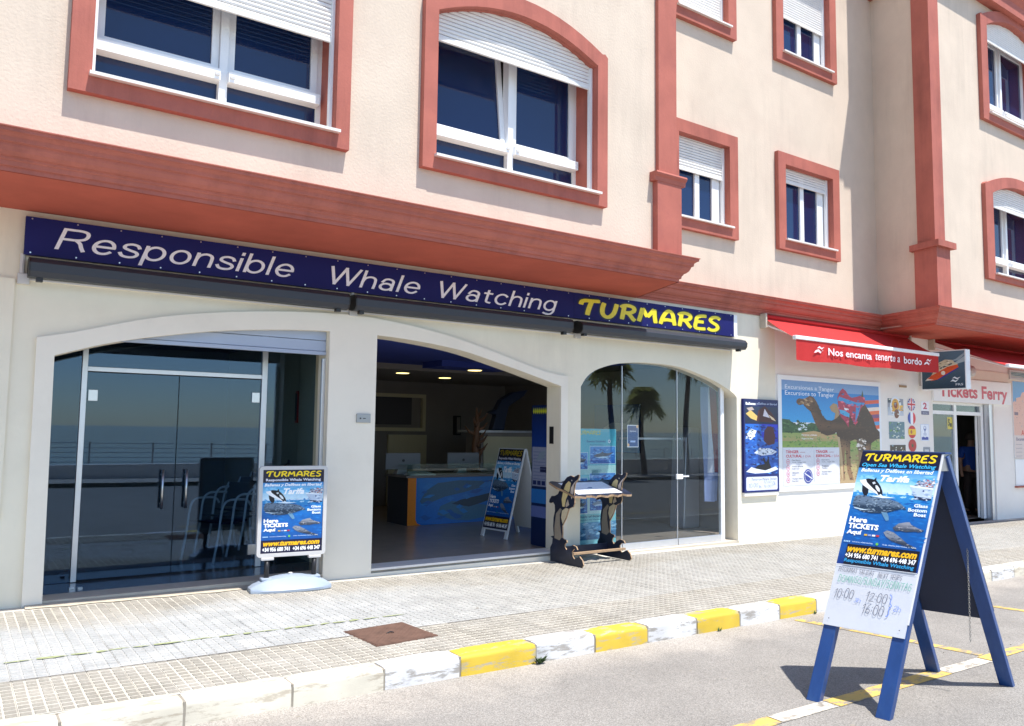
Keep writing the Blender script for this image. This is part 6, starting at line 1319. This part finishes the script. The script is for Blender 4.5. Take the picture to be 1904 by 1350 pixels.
# dolphin display stand
OUTL = [(7.363,1.145),(7.389,1.149),(7.46,1.118),(7.522,1.132),(7.595,1.108),(7.667,1.046),(7.713,.975),(7.768,.896),(7.833,.868),(7.891,.864),(7.932,.82),(7.943,.784),(7.908,.775),(7.861,.791),(7.828,.759),(7.822,.69),(7.849,.607),(7.857,.502),(7.842,.388),(7.884,.378),(7.903,.37),(7.864,.357),(7.873,.293),(7.91,.242),(7.908,.075),(7.879,.078),(7.31,.078),(7.279,.113),(7.302,.164),(7.354,.201),(7.45,.16),(7.48,.184),(7.492,.238),(7.451,.277),(7.39,.274),(7.416,.309),(7.478,.318),(7.549,.287),(7.594,.248),(7.631,.277),(7.622,.317),(7.586,.338),(7.595,.36),(7.65,.37),(7.674,.385),(7.669,.442),(7.676,.521),(7.607,.618),(7.554,.736),(7.492,.762),(7.474,.76),(7.448,.813),(7.457,.89),(7.458,.969),(7.441,1.038),(7.38,1.108)]
ARTL = [('#d8c58e', [(7.558,1.064),(7.518,1.044),(7.547,.94),(7.61,.845),(7.636,.752),(7.679,.754),(7.693,.839),(7.657,.956),(7.612,1.027)]), ('#8d8478', [(7.719,.733),(7.69,.715),(7.727,.652),(7.72,.539),(7.70,.44),(7.684,.384),(7.733,.345),(7.827,.361),(7.829,.505),(7.802,.657)]), ('#cfc2a4', [(7.609,.743),(7.56,.735),(7.607,.63),(7.670,.545),(7.70,.62),(7.685,.702)]), ('#cdbfb4', [(7.46,1.05),(7.40,1.09),(7.462,1.02),(7.467,.946),(7.501,.85),(7.529,.919),(7.517,.988)]), ('#b8ab9c', [(7.574,.848),(7.546,.782),(7.609,.748),(7.618,.776)])]
ds = thing('dolphin_display_stand', (6.58, 7.62, gz(6.6)+.005), 'wooden display stand with two painted dolphins holding a tilted table', 'display stand')
dzb = gz(6.6)+.006-.075
for k, (x_, dy) in enumerate(((6.15, 0), (7.0, .10))):
    ol = [(a+dy, b_+dzb) for a, b_ in OUTL]
    q = MB(); tri = tessellate_polygon([[Vector((a, b_, 0)) for a, b_ in ol]]); n = len(ol)
    vs = [(x_-.008, a, b_) for a, b_ in ol]+[(x_+.008, a, b_) for a, b_ in ol]; q.cur = 0; q.add(vs, [tuple(t) for t in tri]+[tuple(i+n for i in reversed(t)) for t in tri]); q.cur = 1; q.add(vs, [(i, (i+1) % n, (i+1) % n+n, i+n) for i in range(n)])
    bd = q.build('dolphin_cutout', [M['dark_wood'], M['ply']], ds)
    for sgn in (-1, 1):
        p = Print((x_+sgn*.0085, 0, dzb), (0, 1, 0), (0, 0, 1), (sgn, 0, 0), 1, 1)
        for c_, pl_ in ARTL: p.poly([(a+dy, b_) for a, b_ in pl_], c_)
        p.disc(7.50+dy, 1.075, .008, '#e8e0d0', 10, .008); p.build('painted_marking', bd)
MB().box(6.16, 6.99, 7.475, 7.515, .10+dzb+.10, .10+dzb+.125).build('crossbar', M['ply'], ds)
MB().box(6.16, 6.99, 7.82, 7.845, .13, .25).build('rear_crossbar', M['dark_wood'], ds)
# tilted table: wavy edged board with a glossy sheet
q = MB(); top = []; n = 24
fr = [(lerp(6.12, 7.06, i/n), 7.42+.022*math.sin(i*1.35)+.01*math.sin(i*2.9)) for i in range(n+1)]; bk = [(lerp(7.06, 6.12, i/n), 7.93+.022*math.sin(i*1.2)) for i in range(n+1)]
def tz(y_): return .895+(y_-7.42)*.28
pl2 = fr+[(7.08, 7.6), (7.05, 7.75)]+bk+[(6.10, 7.75), (6.13, 7.6)]
tri = tessellate_polygon([[Vector((a, b_, 0)) for a, b_ in pl2]]); n = len(pl2)
vs = [(a, b_, tz(b_)) for a, b_ in pl2]+[(a, b_, tz(b_)-.025) for a, b_ in pl2]; q.add(vs, [tuple(t) for t in tri]+[tuple(i+n for i in t) for t in tri]); q.cur = 1; q.add(vs, [(i, (i+1) % n, (i+1) % n+n, i+n) for i in range(n)])
tb = q.build('table_board', [M['dark_wood'], M['ply']], ds)
vv = Vector((0, 1, .28)).normalized(); nn = Vector((0, -.28, 1)).normalized()
p = Print((6.22, 7.475, tz(7.475)+.002), (1, 0, 0), vv, nn, .72, .41); p.rect(0, 0, 1, 1, '#e4e8ee'); p.poly([(.42, .5), (.5, .58), (.56, .55), (.52, .46)], '#5a7a9a'); p.text('Turmares', .36, .3, .62, .36, '#8aa0b8', .01); p.rect(.7, .3, .85, .34, '#a8bccf'); p.build('sheet', tb)

# big A-board in the road
gx = 5.4; zr = gz(5.4)-.14
FL = Vector((4.66, 3.29)); FR = Vector((4.745, 2.775)); RL = Vector((6.07, 3.235)); RR = Vector((6.21, 2.70)); ZT = 1.545
TL = Vector((5.355, 3.27)); TR = Vector((5.445, 2.75))
ab = thing('pavement_board', (5.42, 3.0, zr), 'big blue A-frame board with whale poster and handwritten trip times standing on the road', 'sandwich board')
def leg(a, b_, ta, tb_, wdir, w, th, name, m_, zt=ZT, z0=None):
    """leg from foot a (2D) to top ta, width w along wdir, thickness th across"""
    za = gz(a.x)-.14 if z0 is None else z0
    A = Vector((a.x, a.y, za)); T = Vector((ta.x, ta.y, zt)); d = (T-A).normalized(); wd = Vector((wdir.x, wdir.y, 0)).normalized()*w; nrm = d.cross(wd).normalized(); hd = Vector((nrm.x, nrm.y, 0)).normalized()*th
    q = MB().hexa([A, A+wd, A+wd+hd, A+hd], [T, T+wd, T+wd+hd, T+hd]); return q.build(name, m_, ab, bevel=.003)
wf = (FR-FL).normalized(); wr = (RR-RL).normalized(); LWd = .095
# front frame
def pt(foot, top, z): za = gz(foot.x)-.14; t = (z-za)/(ZT-za); return Vector((lerp(foot.x, top.x, t), lerp(foot.y, top.y, t), z))
def barpoly(P, th, name, m_, nrm, bevel=.003):
    nrm = Vector(nrm).normalized()*th; return MB().add([tuple(v) for v in P]+[tuple(v+nrm) for v in P], [(0, 1, 2, 3), (7, 6, 5, 4), (0, 4, 5, 1), (1, 5, 6, 2), (2, 6, 7, 3), (3, 7, 4, 0)]).build(name, m_, ab, bevel=bevel)
def side(FLs, FRs, TLs, TRs, inward, lw, th, pz0, panelm):
    w3 = Vector((FRs.x-FLs.x, FRs.y-FLs.y, 0)); W_ = w3.length; w3.normalize()
    a0 = pt(FLs, TLs, gz(FLs.x)-.14); b0 = pt(FRs, TRs, gz(FRs.x)-.14); a1 = pt(FLs, TLs, ZT); b1 = pt(FRs, TRs, ZT); n_ = (b0-a0).cross(a1-a0).normalized()
    if n_.dot(Vector(inward)) < 0: n_ = -n_
    barpoly([a0, a0+w3*lw, a1+w3*lw, a1], th, 'leg', M['boardblue'], n_); barpoly([b0-w3*lw, b0, b1, b1-w3*lw], th, 'leg', M['boardblue'], n_)
    barpoly([lerp(a0, a1, .955)+w3*lw, lerp(b0, b1, .955)-w3*lw, b1-w3*lw, a1+w3*lw], th, 'top_rail', M['boardblue'], n_)
    return a0, b0, a1, b1, n_, w3
a0, b0, a1, b1, nf, w3 = side(FL, FR, TL, TR, (1, 0, 0), .085, .055, 0, 0)
# panel in front of the legs
fp0 = .285
def onf(t, s_): 
    A = a0.lerp(a1, t); B = b0.lerp(b1, t); return A.lerp(B, s_)
out_ = -nf
P4 = [onf(fp0, -.01)+out_*.001, onf(fp0, .985)+out_*.001, onf(1.0, .985)+out_*.001, onf(1.0, -.01)+out_*.001]
pb = barpoly(P4, .008, 'front_panel', M['whiteboard'], out_, bevel=0)
uu = (P4[1]-P4[0]); Wp = uu.length; uu.normalize(); vvv = (P4[3]-P4[0]); Hp = vvv.length; vvv.normalize()
p = Print(P4[0]+out_*.0092, uu, vvv, out_, Wp, Hp)
# sheared a little: the panel is wider at the foot of the board than at its top, so draw in its own plane
whale_poster(p, 'board', .335)
ink, grn, blu = '#4a4e60', '#3f9a84', '#5a80d0'
p.strokes('PROXIMAS SALIDAS', .05, .293, .50, .322, '#6a6e7c', .09, .14, .05, 1); p.strokes('NEXT TRIPS', .55, .286, .84, .318, '#6a6e7c', .09, .14, .05, 2)
p.strokes('DOMINGO/SUNDAY/SONNTAG', .07, .235, .97, .288, '#5fae98', .075, .14, .1, 3)
p.strokes('10:00', .07, .15, .31, .21, '#666a7a', .065, .14, .1, 4); p.strokes('3h', .33, .14, .41, .165, '#6f8fdc', .08, .14, .1, 5); p.strokes('12:00', .47, .155, .72, .21, '#666a7a', .065, .14, .1, 6); p.strokes('16:00', .455, .088, .71, .145, '#666a7a', .065, .14, .1, 7); p.strokes('}', .74, .09, .79, .21, '#6f8fdc', .05); p.strokes('2h', .81, .125, .90, .155, '#6f8fdc', .08, .14, .1, 8)
p.rect(.0, .333, 1, .3355, '#e8eaf0'); p.disc(.07, .035, .007, '#30343c', 8); p.disc(.93, .035, .007, '#30343c', 8); p.build('poster', ab)
barpoly([onf(.335, .985)+out_*.0, onf(.335, 1.0)+out_*.0, onf(1.0, 1.0)+out_*.0, onf(1.0, .985)+out_*.0], .009, 'white_edge', M['whitepaint'], out_, bevel=0)
ra0, rb0, ra1, rb1, nr, w3r = side(RL, RR, TL+Vector((.055, 0)), TR+Vector((.06, 0)), (-1, 0, 0), .085, .055, 0, 0)
def onr(t, s_): return ra0.lerp(ra1, t).lerp(rb0.lerp(rb1, t), s_)
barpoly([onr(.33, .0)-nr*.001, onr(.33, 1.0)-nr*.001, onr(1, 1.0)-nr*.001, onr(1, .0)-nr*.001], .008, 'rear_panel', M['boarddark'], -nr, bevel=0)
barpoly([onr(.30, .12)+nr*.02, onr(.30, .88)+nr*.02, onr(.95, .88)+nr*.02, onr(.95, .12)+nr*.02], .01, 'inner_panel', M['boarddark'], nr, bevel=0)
# triangular gusset and hinge at the top of each side
for s_ in (0, 1):
    A = onf(.93, s_); B = onr(.93, s_); T1 = onf(1, s_); T2 = onr(1, s_)
    dy = Vector((0, .012 if s_ else -.012, 0))
    MB().add([tuple(x_) for x_ in (A+dy, B+dy, T2+dy, T1+dy, A, B, T2, T1)], [(0, 1, 2, 3), (7, 6, 5, 4), (0, 4, 5, 1), (1, 5, 6, 2), (2, 6, 7, 3), (3, 7, 4, 0)]).build('hinge', M['greybox'], ab)
MB().hexa([a1+Vector((-.01, 0, 0)), b1+Vector((-.01, -.01, 0)), rb1+Vector((.01, -.01, 0)), ra1+Vector((.01, 0, 0))], [a1+Vector((-.01, 0, .012)), b1+Vector((-.01, -.01, .012)), rb1+Vector((.01, -.01, .012)), ra1+Vector((.01, 0, .012))]).build('top_cap', M['boardblue'], ab)
# hanging chain
chn = MB(); p0 = onr(.62, .93)+nr*.05
for k in range(44):
    c = Vector((p0.x, p0.y, p0.z-k*.0145)); r_ = .0055
    pts = [(c.x+(r_*math.cos(a_) if k % 2 else 0), c.y+(0 if k % 2 else r_*math.cos(a_)), c.z+.0095*math.sin(a_)) for a_ in [2*PI*i/8 for i in range(9)]]
    chn.tube(pts, .0016, 4, cap=False)
chn.build('chain', M['chain'], ab)
